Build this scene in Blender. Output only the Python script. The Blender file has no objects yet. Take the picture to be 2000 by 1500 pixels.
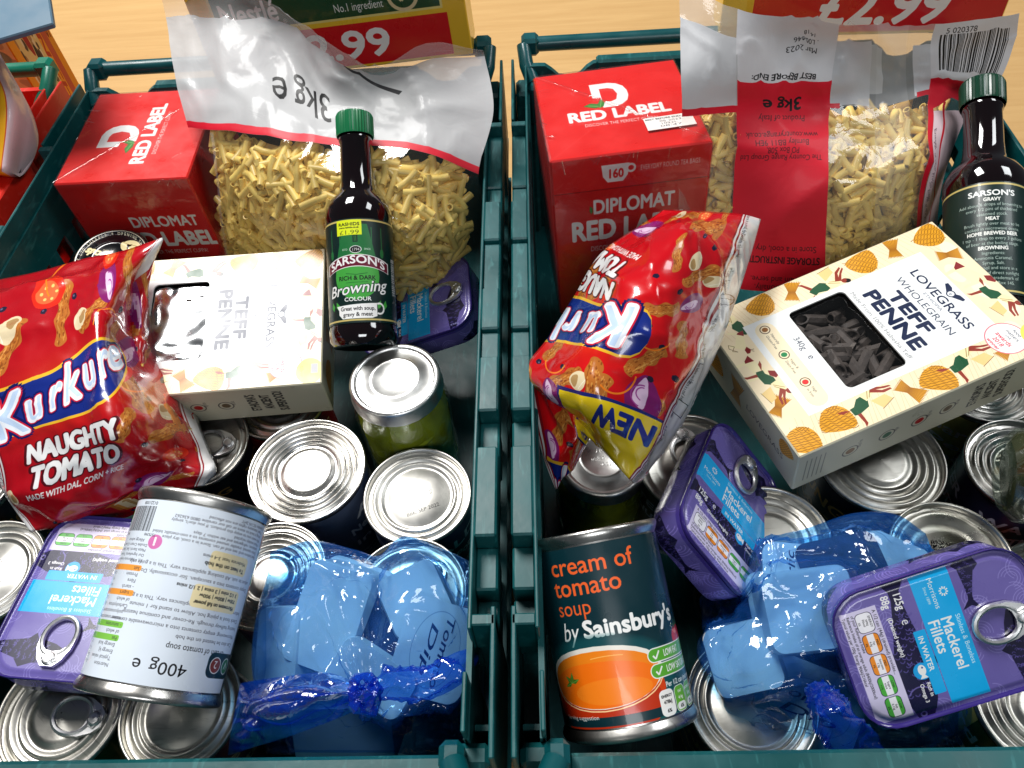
import bpy, math, random
import numpy as np
from mathutils import Vector, Matrix, noise
R_ = math.radians
sc = bpy.context.scene
COL = sc.collection
random.seed(7)
# ---------------------------------------------------------------- camera, light, exposure
cam = bpy.data.cameras.new("camera"); camo = bpy.data.objects.new("camera", cam); COL.objects.link(camo)
cam.sensor_fit = 'HORIZONTAL'; cam.sensor_width = 36.0; cam.lens = 36.0 * 1500.354 / 2000.0
cam.clip_start = .02; cam.clip_end = 60
_r = ((.9982, -.0004, -.0602), (.0372, .7906, .6112), (-.0474, .6124, -.7892))     # right, up, forward
camo.matrix_world = Matrix(((_r[0][0], _r[1][0], -_r[2][0], .02735), (_r[0][1], _r[1][1], -_r[2][1], -.07928),
                            (_r[0][2], _r[1][2], -_r[2][2], .57843), (0, 0, 0, 1)))
sc.camera = camo
w = bpy.data.worlds.new("World"); sc.world = w; w.use_nodes = True
w.node_tree.nodes["Background"].inputs[0].default_value = (.75, .88, 1, 1)
w.node_tree.nodes["Background"].inputs[1].default_value = .065
def lamp(name, loc, sx, sy, power, col):
    l = bpy.data.lights.new(name, 'AREA'); l.shape = 'RECTANGLE'; l.size = sx; l.size_y = sy; l.energy = power; l.color = col
    o = bpy.data.objects.new(name, l); COL.objects.link(o); o.location = loc     # lies flat at ceiling height, shining down
    return o
lamp("ceiling_or_fill_panel", (-.85, 1.55, 2.4), .8, 1.35, 124, (1, .985, .96))
lamp("ceiling_or_fill_panel", (1.9, .9, 2.4), 1.0, 1.2, 34, (.95, .98, 1))
lamp("ceiling_or_fill_panel", (.4, -2.0, 2.4), 1.4, .8, 38, (.95, .98, 1))  # unseen fill added behind the camera to brighten upright fronts
sc.view_settings.view_transform = 'Standard'; sc.view_settings.look = 'None'; sc.view_settings.exposure = 0; sc.view_settings.gamma = 1
try:
    sc.cycles.use_denoising = True; sc.cycles.denoiser = 'OPENIMAGEDENOISE'
    sc.cycles.transparent_max_bounces = 24; sc.cycles.max_bounces = 10; sc.cycles.caustics_reflective = False; sc.cycles.caustics_refractive = False
    sc.cycles.sample_clamp_indirect = 6
except Exception: pass
# ---------------------------------------------------------------- measured places (world metres)
D={"tinA":[[[0.30319,0.95225,-0.03607],[-0.74473,0.21317,-0.6324],[-0.59451,0.2186,0.7738]],[0.23125,0.07809,0.144]],"tinB":[[[0.60105,0.42024,0.67981],[-0.45756,0.87834,-0.13841],[-0.65527,-0.22787,0.72021]],[0.12583,0.16323,0.11685]],"tinC":[[[-0.99488,-0.07385,0.06899],[0.07635,-0.99649,0.03426],[0.06622,0.03935,0.99703]],[-0.26525,0.10691,0.11872]],"tinD":[[[0.07477,0.93342,-0.35091],[-0.99055,0.02895,-0.13407],[-0.11498,0.35762,0.92676]],[-0.07454,0.37655,0.08617]],"penneR":[[[0.34439,0.93021,-0.12691],[-0.9388,0.34026,-0.05358],[-0.00665,0.1376,0.99047]],[0.24984,0.2663,0.13651]],"penneL":[[[0.08615,0.99405,0.06664],[-0.98305,0.09568,-0.15636],[-0.16181,-0.05204,0.98545]],[-0.23825,0.32429,0.11553]],"teaR":[[[0.99637,-0.07646,-0.03742],[0.07921,0.99377,0.07841],[0.03119,-0.08109,0.99622]],[0.09149,0.42715,0.10122]],"teaL":[[[0.99997,-0.00493,0.00552],[0.00513,0.99933,-0.0362],[-0.00534,0.03623,0.99933]],[-0.32332,0.51393,0.05473]],"soupR":[[0.04923,0.12837,0.1689],[0.06597,0.03247,0.12212]],"soupL":[[-0.19425,0.04089,0.16],[-0.17621,0.14265,0.18835]],"bottleL":[[-0.11242,0.43972,0.2494],[-0.10832,0.29207,0.15003]],"bottleR":[[0.37556,0.47503,0.22406],[0.34728,0.29276,0.1416]],"c_ring":[-0.1485,0.2106,0.115],"c_date":[-0.0664,0.1868,0.115],"c_partl":[-0.1601,0.1308,0.115],"c_pull":[-0.0669,0.1155,0.115],"c_dark":[-0.2439,0.2476,0.1],"c_red":[-0.1892,0.2891,0.095],"c_lefta":[-0.3546,0.1379,0.115],"c_leftb":[-0.4035,0.207,0.115],"c_bl":[-0.2705,0.0465,0.115],"c_bm":[-0.1974,0.0468,0.115],"c_jara":[-0.0827,0.2612,0.152],"c_jarb":[-0.3399,0.4056,0.15],"c_rback":[0.0828,0.3959,0.12],"c_jarc":[0.0643,0.2151,0.112],"c_rdark":[0.1259,0.2097,0.11],"c_rbig":[0.2544,0.2046,0.115],"c_rright":[0.3468,0.1949,0.115],"c_rfar":[0.3538,0.2748,0.11],"c_rdots":[0.2766,0.131,0.115],"c_rorange":[0.3323,0.1044,0.115],"c_rmid":[0.1687,0.1473,0.115],"c_rbl":[0.1401,0.0495,0.1],"c_rbr":[0.304,0.044,0.1],"c_jard":[0.3269,0.1641,0.15],"n_k1":[[[-0.4264,0.3456,0.18],[-0.3624,0.3465,0.19],[-0.3205,0.3548,0.195],[-0.2956,0.3606,0.195],[-0.2607,0.3694,0.2]],[[-0.3931,0.3026,0.195],[-0.3403,0.3093,0.205],[-0.3051,0.3103,0.208],[-0.2748,0.3065,0.21],[-0.285,0.3392,0.18]],[[-0.3752,0.263,0.195],[-0.322,0.2632,0.205],[-0.2866,0.2615,0.21],[-0.2644,0.2581,0.21],[-0.2845,0.329,0.135]],[[-0.3593,0.2215,0.185],[-0.3074,0.2146,0.197],[-0.272,0.2132,0.205],[-0.2422,0.2139,0.205],[-0.2507,0.2749,0.125]],[[-0.3409,0.19,0.17],[-0.3008,0.1848,0.182],[-0.2636,0.1834,0.188],[-0.2308,0.184,0.188],[-0.2246,0.2282,0.12]],[[-0.3332,0.1733,0.155],[-0.3011,0.1608,0.162],[-0.27,0.1653,0.162],[-0.2429,0.1798,0.155],[-0.2042,0.2002,0.14]],[[-0.3115,0.1499,0.145],[-0.2981,0.155,0.145],[-0.2749,0.1625,0.145],[-0.2443,0.1769,0.142],[-0.2093,0.1872,0.135]]],"n_k2":[[[0.1797,0.3402,0.215],[0.1636,0.3348,0.225],[0.144,0.3263,0.235],[0.124,0.3232,0.24],[0.1081,0.325,0.24]],[[0.1677,0.309,0.21],[0.1406,0.2784,0.24],[0.1196,0.2734,0.26],[0.1061,0.2778,0.265],[0.0903,0.3099,0.24]],[[0.1554,0.2808,0.2],[0.1301,0.2518,0.235],[0.1021,0.2351,0.262],[0.0779,0.2487,0.26],[0.0648,0.3015,0.225]],[[0.1392,0.247,0.19],[0.1171,0.2215,0.225],[0.0882,0.2092,0.255],[0.0636,0.2278,0.25],[0.046,0.2776,0.21]],[[0.1142,0.2063,0.175],[0.0989,0.1908,0.21],[0.0713,0.1897,0.24],[0.0459,0.206,0.24],[0.0288,0.2486,0.205]],[[0.0969,0.184,0.165],[0.0879,0.1722,0.195],[0.0611,0.1685,0.225],[0.0401,0.1823,0.225],[0.0122,0.2237,0.195]],[[0.0777,0.1599,0.168],[0.0729,0.1559,0.18],[0.0589,0.1696,0.192],[0.0477,0.1864,0.194],[0.0409,0.1987,0.19]]],"n_k2f":[[[0.0122,0.2237,0.195],[0.0239,0.2136,0.205],[0.0336,0.2021,0.205],[0.0414,0.1951,0.195],[0.0484,0.1948,0.183]],[[0.0152,0.2086,0.18],[0.0268,0.1982,0.185],[0.0367,0.1895,0.188],[0.0437,0.1837,0.185],[0.0517,0.1885,0.175]],[[0.0219,0.1887,0.155],[0.0297,0.1824,0.162],[0.0375,0.1818,0.165],[0.0415,0.1832,0.16],[0.0479,0.1908,0.155]],[[0.0294,0.1756,0.135],[0.0311,0.1759,0.137],[0.0341,0.181,0.14],[0.0375,0.182,0.142],[0.0417,0.187,0.14]]],"n_p1":[[[-0.2989,0.6042,0.28],[-0.2334,0.585,0.285],[-0.1784,0.5387,0.285],[-0.1143,0.4719,0.28],[-0.0928,0.4713,0.27],[-0.0538,0.4877,0.275],[-0.0151,0.5138,0.255]],[[-0.2957,0.5871,0.26],[-0.2364,0.5666,0.265],[-0.1803,0.5514,0.265],[-0.1318,0.4954,0.262],[-0.099,0.4915,0.25],[-0.0521,0.4904,0.26],[-0.0149,0.5207,0.245]],[[-0.2806,0.5277,0.235],[-0.2268,0.5132,0.245],[-0.1793,0.5168,0.24],[-0.1374,0.4822,0.24],[-0.1003,0.4757,0.235],[-0.0535,0.4669,0.24],[-0.0082,0.4676,0.23]],[[-0.2686,0.4906,0.215],[-0.2211,0.4664,0.225],[-0.1673,0.4453,0.23],[-0.13,0.4382,0.228],[-0.0979,0.4369,0.226],[-0.0584,0.4279,0.222],[-0.0212,0.4233,0.205]],[[-0.2671,0.4735,0.185],[-0.2172,0.4319,0.208],[-0.1657,0.4121,0.215],[-0.1282,0.4028,0.215],[-0.0925,0.3995,0.213],[-0.0545,0.4037,0.205],[-0.0194,0.4228,0.175]],[[-0.2813,0.4677,0.14],[-0.2226,0.4187,0.172],[-0.1712,0.3935,0.185],[-0.1321,0.3824,0.187],[-0.0956,0.3762,0.185],[-0.0578,0.3824,0.172],[-0.0215,0.4126,0.14]],[[-0.2974,0.4653,0.08],[-0.2446,0.4275,0.1],[-0.1944,0.4014,0.11],[-0.1513,0.3863,0.11],[-0.1058,0.3776,0.11],[-0.0681,0.385,0.1],[-0.033,0.4215,0.08]]],"n_p2":[[[0.1277,0.4666,0.32],[0.1688,0.4558,0.305],[0.2089,0.4601,0.295],[0.247,0.4656,0.285],[0.2766,0.4689,0.28],[0.3325,0.4945,0.265],[0.4138,0.5303,0.25]],[[0.127,0.4383,0.302],[0.1687,0.439,0.288],[0.2142,0.4616,0.273],[0.252,0.4702,0.264],[0.2816,0.467,0.262],[0.3351,0.4919,0.245],[0.4188,0.5271,0.225]],[[0.124,0.4007,0.29],[0.1698,0.4266,0.268],[0.2098,0.4459,0.252],[0.2499,0.4571,0.245],[0.2885,0.4649,0.238],[0.3405,0.4888,0.225],[0.4087,0.508,0.205]],[[0.1253,0.3883,0.27],[0.1727,0.4238,0.248],[0.2114,0.4375,0.236],[0.2506,0.4497,0.228],[0.2892,0.4523,0.224],[0.3413,0.4807,0.212],[0.3911,0.4998,0.19]],[[0.1276,0.3851,0.24],[0.1712,0.4009,0.226],[0.2092,0.4089,0.218],[0.2434,0.4102,0.215],[0.2805,0.4099,0.213],[0.3233,0.4174,0.205],[0.36,0.4492,0.18]],[[0.1279,0.3718,0.205],[0.1729,0.3868,0.19],[0.209,0.3866,0.188],[0.2438,0.3852,0.187],[0.2808,0.3849,0.185],[0.328,0.406,0.165],[0.3627,0.4408,0.14]],[[0.1309,0.3644,0.15],[0.1751,0.359,0.13],[0.216,0.3656,0.115],[0.257,0.3681,0.11],[0.2985,0.3835,0.11],[0.3497,0.4157,0.1],[0.3852,0.4485,0.08]]],"n_b1":[[[-0.158,0.1413,0.125],[-0.1268,0.141,0.14],[-0.0958,0.1314,0.145],[-0.0797,0.1248,0.15],[-0.0638,0.132,0.16],[-0.0422,0.1288,0.15],[-0.0271,0.1292,0.13]],[[-0.1489,0.114,0.145],[-0.1194,0.1067,0.167],[-0.0891,0.0963,0.175],[-0.0725,0.0949,0.17],[-0.0547,0.1014,0.175],[-0.0356,0.0991,0.165],[-0.0237,0.1042,0.145]],[[-0.1471,0.0946,0.153],[-0.1176,0.081,0.178],[-0.0925,0.0728,0.183],[-0.0704,0.0793,0.172],[-0.0528,0.0777,0.175],[-0.0343,0.0829,0.168],[-0.0217,0.0874,0.148]],[[-0.146,0.0705,0.153],[-0.1203,0.0669,0.17],[-0.0967,0.0608,0.17],[-0.0733,0.0543,0.172],[-0.0553,0.0607,0.168],[-0.0368,0.0647,0.163],[-0.021,0.0667,0.148]],[[-0.1447,0.0545,0.145],[-0.1192,0.0523,0.155],[-0.096,0.0492,0.155],[-0.0729,0.0392,0.168],[-0.0565,0.0485,0.155],[-0.0379,0.0523,0.15],[-0.024,0.0538,0.135]],[[-0.1472,0.0417,0.115],[-0.123,0.0415,0.125],[-0.1023,0.0412,0.125],[-0.0808,0.0401,0.128],[-0.061,0.0405,0.125],[-0.0439,0.041,0.122],[-0.0273,0.0468,0.11]],[[-0.1564,0.0316,0.07],[-0.1352,0.0294,0.075],[-0.1115,0.028,0.08],[-0.0895,0.0277,0.08],[-0.0676,0.0274,0.08],[-0.0497,0.0283,0.075],[-0.0316,0.0299,0.07]]],"n_b1l":[[[-0.0753,0.0422,0.17],[-0.0944,0.0483,0.172],[-0.1161,0.0483,0.168],[-0.1371,0.0487,0.16],[-0.1473,0.0488,0.155]],[[-0.0707,0.0356,0.182],[-0.0862,0.0344,0.19],[-0.1067,0.0331,0.188],[-0.1296,0.0333,0.178],[-0.143,0.0371,0.165]],[[-0.0709,0.034,0.18],[-0.0866,0.0303,0.186],[-0.1086,0.0252,0.182],[-0.131,0.0234,0.17],[-0.1469,0.0243,0.155]],[[-0.074,0.0351,0.168],[-0.0813,0.0299,0.165],[-0.1133,0.0208,0.158],[-0.1359,0.0188,0.145],[-0.154,0.0167,0.135]]],"n_b1r":[[[-0.0727,0.041,0.17],[-0.0582,0.0506,0.17],[-0.0423,0.0525,0.168],[-0.0262,0.0595,0.168],[-0.0191,0.0612,0.165]],[[-0.0687,0.0356,0.182],[-0.052,0.0401,0.186],[-0.035,0.0421,0.186],[-0.0218,0.05,0.182],[-0.015,0.0555,0.172]],[[-0.0691,0.0347,0.18],[-0.0504,0.0354,0.184],[-0.0338,0.038,0.182],[-0.0213,0.0458,0.178],[-0.0155,0.053,0.17]],[[-0.0721,0.0362,0.168],[-0.0554,0.0363,0.165],[-0.0384,0.0382,0.16],[-0.0256,0.0443,0.16],[-0.0193,0.0506,0.16]]],"n_b2":[[[0.121,0.1186,0.085],[0.1437,0.1408,0.092],[0.1621,0.1461,0.112],[0.1893,0.1476,0.126],[0.2176,0.1537,0.132],[0.2446,0.1539,0.128],[0.2638,0.1451,0.118]],[[0.1189,0.0978,0.095],[0.1418,0.1112,0.102],[0.1618,0.1146,0.132],[0.1841,0.1124,0.15],[0.2091,0.1181,0.15],[0.2371,0.122,0.14],[0.2617,0.123,0.122]],[[0.1132,0.0798,0.11],[0.1305,0.0864,0.125],[0.1514,0.0847,0.152],[0.1752,0.0868,0.16],[0.2071,0.0952,0.145],[0.2379,0.1038,0.13],[0.2595,0.1042,0.12]],[[0.11,0.0669,0.12],[0.1247,0.0623,0.135],[0.1444,0.0605,0.148],[0.1751,0.0653,0.14],[0.2056,0.0716,0.128],[0.2358,0.0767,0.12],[0.261,0.0821,0.112]],[[0.1178,0.0543,0.115],[0.1301,0.0512,0.125],[0.1491,0.0499,0.128],[0.1791,0.0512,0.122],[0.2071,0.0527,0.115],[0.2366,0.0571,0.108],[0.2725,0.0677,0.1]],[[0.1304,0.0408,0.09],[0.1409,0.0382,0.1],[0.1569,0.0367,0.105],[0.1827,0.0363,0.105],[0.2094,0.0344,0.1],[0.238,0.0379,0.095],[0.2727,0.0448,0.088]],[[0.1711,0.028,0.06],[0.1757,0.0266,0.065],[0.1818,0.0265,0.065],[0.1999,0.0262,0.065],[0.2209,0.026,0.065],[0.242,0.0265,0.065],[0.2701,0.033,0.06]]],"n_b2k":[[[0.1679,0.0489,0.13],[0.169,0.0478,0.14],[0.1723,0.0459,0.14],[0.1785,0.0449,0.13]],[[0.1606,0.036,0.14],[0.1604,0.031,0.165],[0.1697,0.0279,0.16],[0.1827,0.0285,0.14]],[[0.1641,0.0286,0.13],[0.1642,0.0216,0.155],[0.1758,0.0201,0.15],[0.1954,0.0237,0.13]],[[0.1774,0.0244,0.1],[0.1796,0.0184,0.115],[0.1888,0.0174,0.115],[0.2052,0.0222,0.1]]],"n_yb":[[[-0.5126,0.5986,0.24],[-0.4648,0.5707,0.25],[-0.4508,0.5748,0.245]],[[-0.4726,0.5152,0.235],[-0.4163,0.5014,0.245],[-0.4122,0.5129,0.22]],[[-0.4701,0.4699,0.2],[-0.4189,0.4488,0.21],[-0.4173,0.4666,0.195]]],"sL":[[-0.0309,0.606,0.19],[-0.2722,0.604,0.19],-0.349],"sR":[[0.395,0.5275,0.24],[0.1724,0.5733,0.24],0.471]}
# ---------------------------------------------------------------- flat print: a small vector rasteriser
_tc = {}
def glyphs(s, bold=0., shear=0.):
    k = (s, bold, shear)
    if k in _tc: return _tc[k]
    cu = bpy.data.curves.new("t", 'FONT'); cu.body = s; cu.offset = bold; cu.shear = shear; cu.resolution_u = 3; cu.fill_mode = 'FRONT'
    o = bpy.data.objects.new("t", cu); COL.objects.link(o)
    dg = bpy.context.evaluated_depsgraph_get(); dg.update(); me = o.evaluated_get(dg).to_mesh()
    me.calc_loop_triangles(); n = len(me.vertices)
    v = np.zeros(n * 3); me.vertices.foreach_get("co", v); v = v.reshape(-1, 3)[:, :2]
    t = np.zeros(len(me.loop_triangles) * 3, dtype=np.int32); me.loop_triangles.foreach_get("vertices", t)
    P = v[t.reshape(-1, 3)] if len(t) else np.zeros((0, 3, 2))
    bpy.data.objects.remove(o); bpy.data.curves.remove(cu)
    if len(P):
        a = (P[:, 1, 0] - P[:, 0, 0]) * (P[:, 2, 1] - P[:, 0, 1]) - (P[:, 1, 1] - P[:, 0, 1]) * (P[:, 2, 0] - P[:, 0, 0])
        P[a < 0] = P[a < 0][:, ::-1]
    _tc[k] = P
    return P
class Cv:
    def __init__(s, W, H, k, bg, alpha=None):
        s.k = k; s.w = int(W * k); s.h = int(H * k); s.a = np.zeros((s.h, s.w, 4), np.float32); s.a[:, :, :3] = bg; s.a[:, :, 3] = 1 if alpha is None else alpha
        s.T = np.array([[1., 0, 0], [0, 1, 0]]); s.st = []
    def push(s, x, y, rot=0, sx=1, sy=None):
        sy = sx if sy is None else sy; c, n = math.cos(R_(rot)), math.sin(R_(rot)); A = np.array([[c * sx, -n * sy, x], [n * sx, c * sy, y], [0, 0, 1]])
        s.st.append(s.T); s.T = s.T @ A; return s
    def pop(s): s.T = s.st.pop()
    def __enter__(s): return s
    def __exit__(s, *a): s.pop()
    def _tx(s, p): p = np.asarray(p, float); return (p @ s.T[:, :2].T + s.T[:, 2]) * s.k
    def _fill(s, E, col, al=1.):
        if len(E) == 0: return
        SS = 3
        x0, y0, x1, y1 = E[:, 0], E[:, 1] * SS, E[:, 2], E[:, 3] * SS
        lo, hi = np.minimum(y0, y1), np.maximum(y0, y1)
        bx0 = int(max(0, math.floor(min(x0.min(), x1.min())))); bx1 = int(min(s.w, math.ceil(max(x0.max(), x1.max())) + 1))
        by0 = int(max(0, math.floor(lo.min() / SS))); by1 = int(min(s.h, math.ceil(hi.max() / SS) + 1))
        if bx1 <= bx0 or by1 <= by0: return
        j0 = np.maximum(np.ceil(lo - .5), by0 * SS).astype(int); j1 = np.minimum(np.ceil(hi - .5), by1 * SS).astype(int); n = np.maximum(j1 - j0, 0)
        if n.sum() == 0: return
        i = np.repeat(np.arange(len(E)), n); st = np.repeat(np.cumsum(n) - n, n); j = j0[i] + np.arange(n.sum()) - st
        t = (j + .5 - y0[i]) / (y1[i] - y0[i]); x = np.clip(x0[i] + t * (x1[i] - x0[i]), bx0, bx1 - 1e-3) - bx0
        sg = np.where(y1[i] > y0[i], 1., -1.) / SS; ix = x.astype(int); fr = x - ix; W = bx1 - bx0 + 1; row = j // SS - by0
        acc = np.bincount(row * W + ix, sg * (1 - fr), (by1 - by0) * W) + np.bincount(np.minimum(row * W + ix + 1, (by1 - by0) * W - 1), sg * fr, (by1 - by0) * W)
        cv = np.clip(np.abs(np.cumsum(acc.reshape(by1 - by0, W), 1))[:, :bx1 - bx0], 0, 1) * al
        d = s.a[by0:by1, bx0:bx1]; cv = cv[:, :, None]
        d[:, :, :3] = d[:, :, :3] * (1 - cv) + np.array(col[:3], np.float32) * cv
        d[:, :, 3:] = d[:, :, 3:] * (1 - cv) + (col[3] if len(col) > 3 else 1) * cv
    def poly(s, p, col, al=1.):
        q = s._tx(p); s._fill(np.hstack([q, np.roll(q, -1, 0)]), col, al)
    def blob(s, p, col, al=1.): s.poly(chaikin(p), col, al)
    def rect(s, x, y, w, h, col, al=1., r=0):
        if r: s.poly(rr(x, y, w, h, r), col, al)
        else: s.poly([(x, y), (x + w, y), (x + w, y + h), (x, y + h)], col, al)
    def ell(s, x, y, rx, ry, col, al=1., rot=0, n=28, wob=0, seed=0):
        c, q = math.cos(R_(rot)), math.sin(R_(rot)); P = []
        for i in range(n):
            a = 2 * math.pi * i / n; k = 1 + wob * math.sin(a * 5 + seed) * .6 + wob * math.sin(a * 8 + seed * 2.3) * .4
            u, v = rx * k * math.cos(a), ry * k * math.sin(a); P.append((x + c * u - q * v, y + q * u + c * v))
        s.poly(P, col, al)
    def line(s, P, wd, col, al=1.):
        q = s._tx(P); wd = wd * s.k * math.sqrt(abs(np.linalg.det(s.T[:, :2]))); d = q[1:] - q[:-1]; L = np.maximum(np.linalg.norm(d, axis=1), 1e-6)[:, None]
        n = np.stack([-d[:, 1], d[:, 0]], 1) / L * wd / 2; A, B, Cc, Dd = q[:-1] + n, q[:-1] - n, q[1:] - n, q[1:] + n
        s._fill(np.vstack([np.hstack([A, B]), np.hstack([B, Cc]), np.hstack([Cc, Dd]), np.hstack([Dd, A])]), col, al)
    def arc(s, x, y, r, a0, a1, wd, col, al=1., n=14, ry=None):
        s.line([(x + r * math.cos(R_(a0 + (a1 - a0) * i / n)), y + (ry or r) * math.sin(R_(a0 + (a1 - a0) * i / n))) for i in range(n + 1)], wd, col, al)
    def text(s, t, x, y, size, col, al='L', bold=0., shear=0., sx=1., width=None, rot=0, a=1., arch=0):
        G = glyphs(t, 0., shear)
        if len(G) == 0: return
        P = G.reshape(-1, 2).copy(); w0 = P[:, 0].max(); P *= size; k = sx
        if width: k = width / (w0 * size)
        P[:, 0] *= k; W = w0 * size * k
        if al == 'C': P[:, 0] -= W / 2
        elif al == 'R': P[:, 0] -= W
        if arch: P[:, 1] += arch * (1 - (P[:, 0] / (W / 2)) ** 2)
        c, n = math.cos(R_(rot)), math.sin(R_(rot)); P = P @ np.array([[c, n], [-n, c]]) + (x, y)
        q = s._tx(P).reshape(-1, 3, 2)
        E = np.vstack([np.hstack([q[:, 0], q[:, 1]]), np.hstack([q[:, 1], q[:, 2]]), np.hstack([q[:, 2], q[:, 0]])]); s._fill(E, col, a)
        r = bold * size * s.k * math.sqrt(abs(np.linalg.det(s.T[:, :2])))
        if r > .25:
            for i in range(8 if r < 5 else 14): z = 2 * math.pi * i / (8 if r < 5 else 14); d = np.array([r * math.cos(z), r * math.sin(z)] * 2); s._fill(E + d, col, a)
    def para(s, lines, x, y, size, col, lead=1.25, **k):
        for i, l in enumerate(lines): s.text(l, x, y - i * size * lead, size, col, **k)
    def bars(s, x, y, w, h, col=(0, 0, 0), vert=False, seed=3):
        rn = random.Random(seed); p = 0
        L = h if vert else w
        while p < L:
            b = rn.choice((.35, .35, .7, 1.0)) * L / 40
            if vert: s.rect(x, y + p, w, min(b, L - p), col)
            else: s.rect(x + p, y, min(b, L - p), h, col)
            p += b + rn.choice((.4, .4, .7, 1.)) * L / 40
    def image(s, name):
        im = bpy.data.images.new(name, s.w, s.h, alpha=True); im.alpha_mode = 'CHANNEL_PACKED'
        im.pixels.foreach_set(np.clip(s.a, 0, 1).ravel().astype(np.float32)); im.update(); im.pack(); return im
def chaikin(P, n=2):
    for _ in range(n):
        Q = []
        for i in range(len(P)): a, b = P[i], P[(i + 1) % len(P)]; Q += [(a[0] * .75 + b[0] * .25, a[1] * .75 + b[1] * .25), (a[0] * .25 + b[0] * .75, a[1] * .25 + b[1] * .75)]
        P = Q
    return P
def rr(x, y, w, h, r, n=5):
    P = []
    for cx, cy, a in ((x + w - r, y + r, -90), (x + w - r, y + h - r, 0), (x + r, y + h - r, 90), (x + r, y + r, 180)):
        for i in range(n + 1): P.append((cx + r * math.cos(R_(a + 90 * i / n)), cy + r * math.sin(R_(a + 90 * i / n))))
    return P
WHT = (.93, .93, .92); BLK = (.05, .05, .06)
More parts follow.
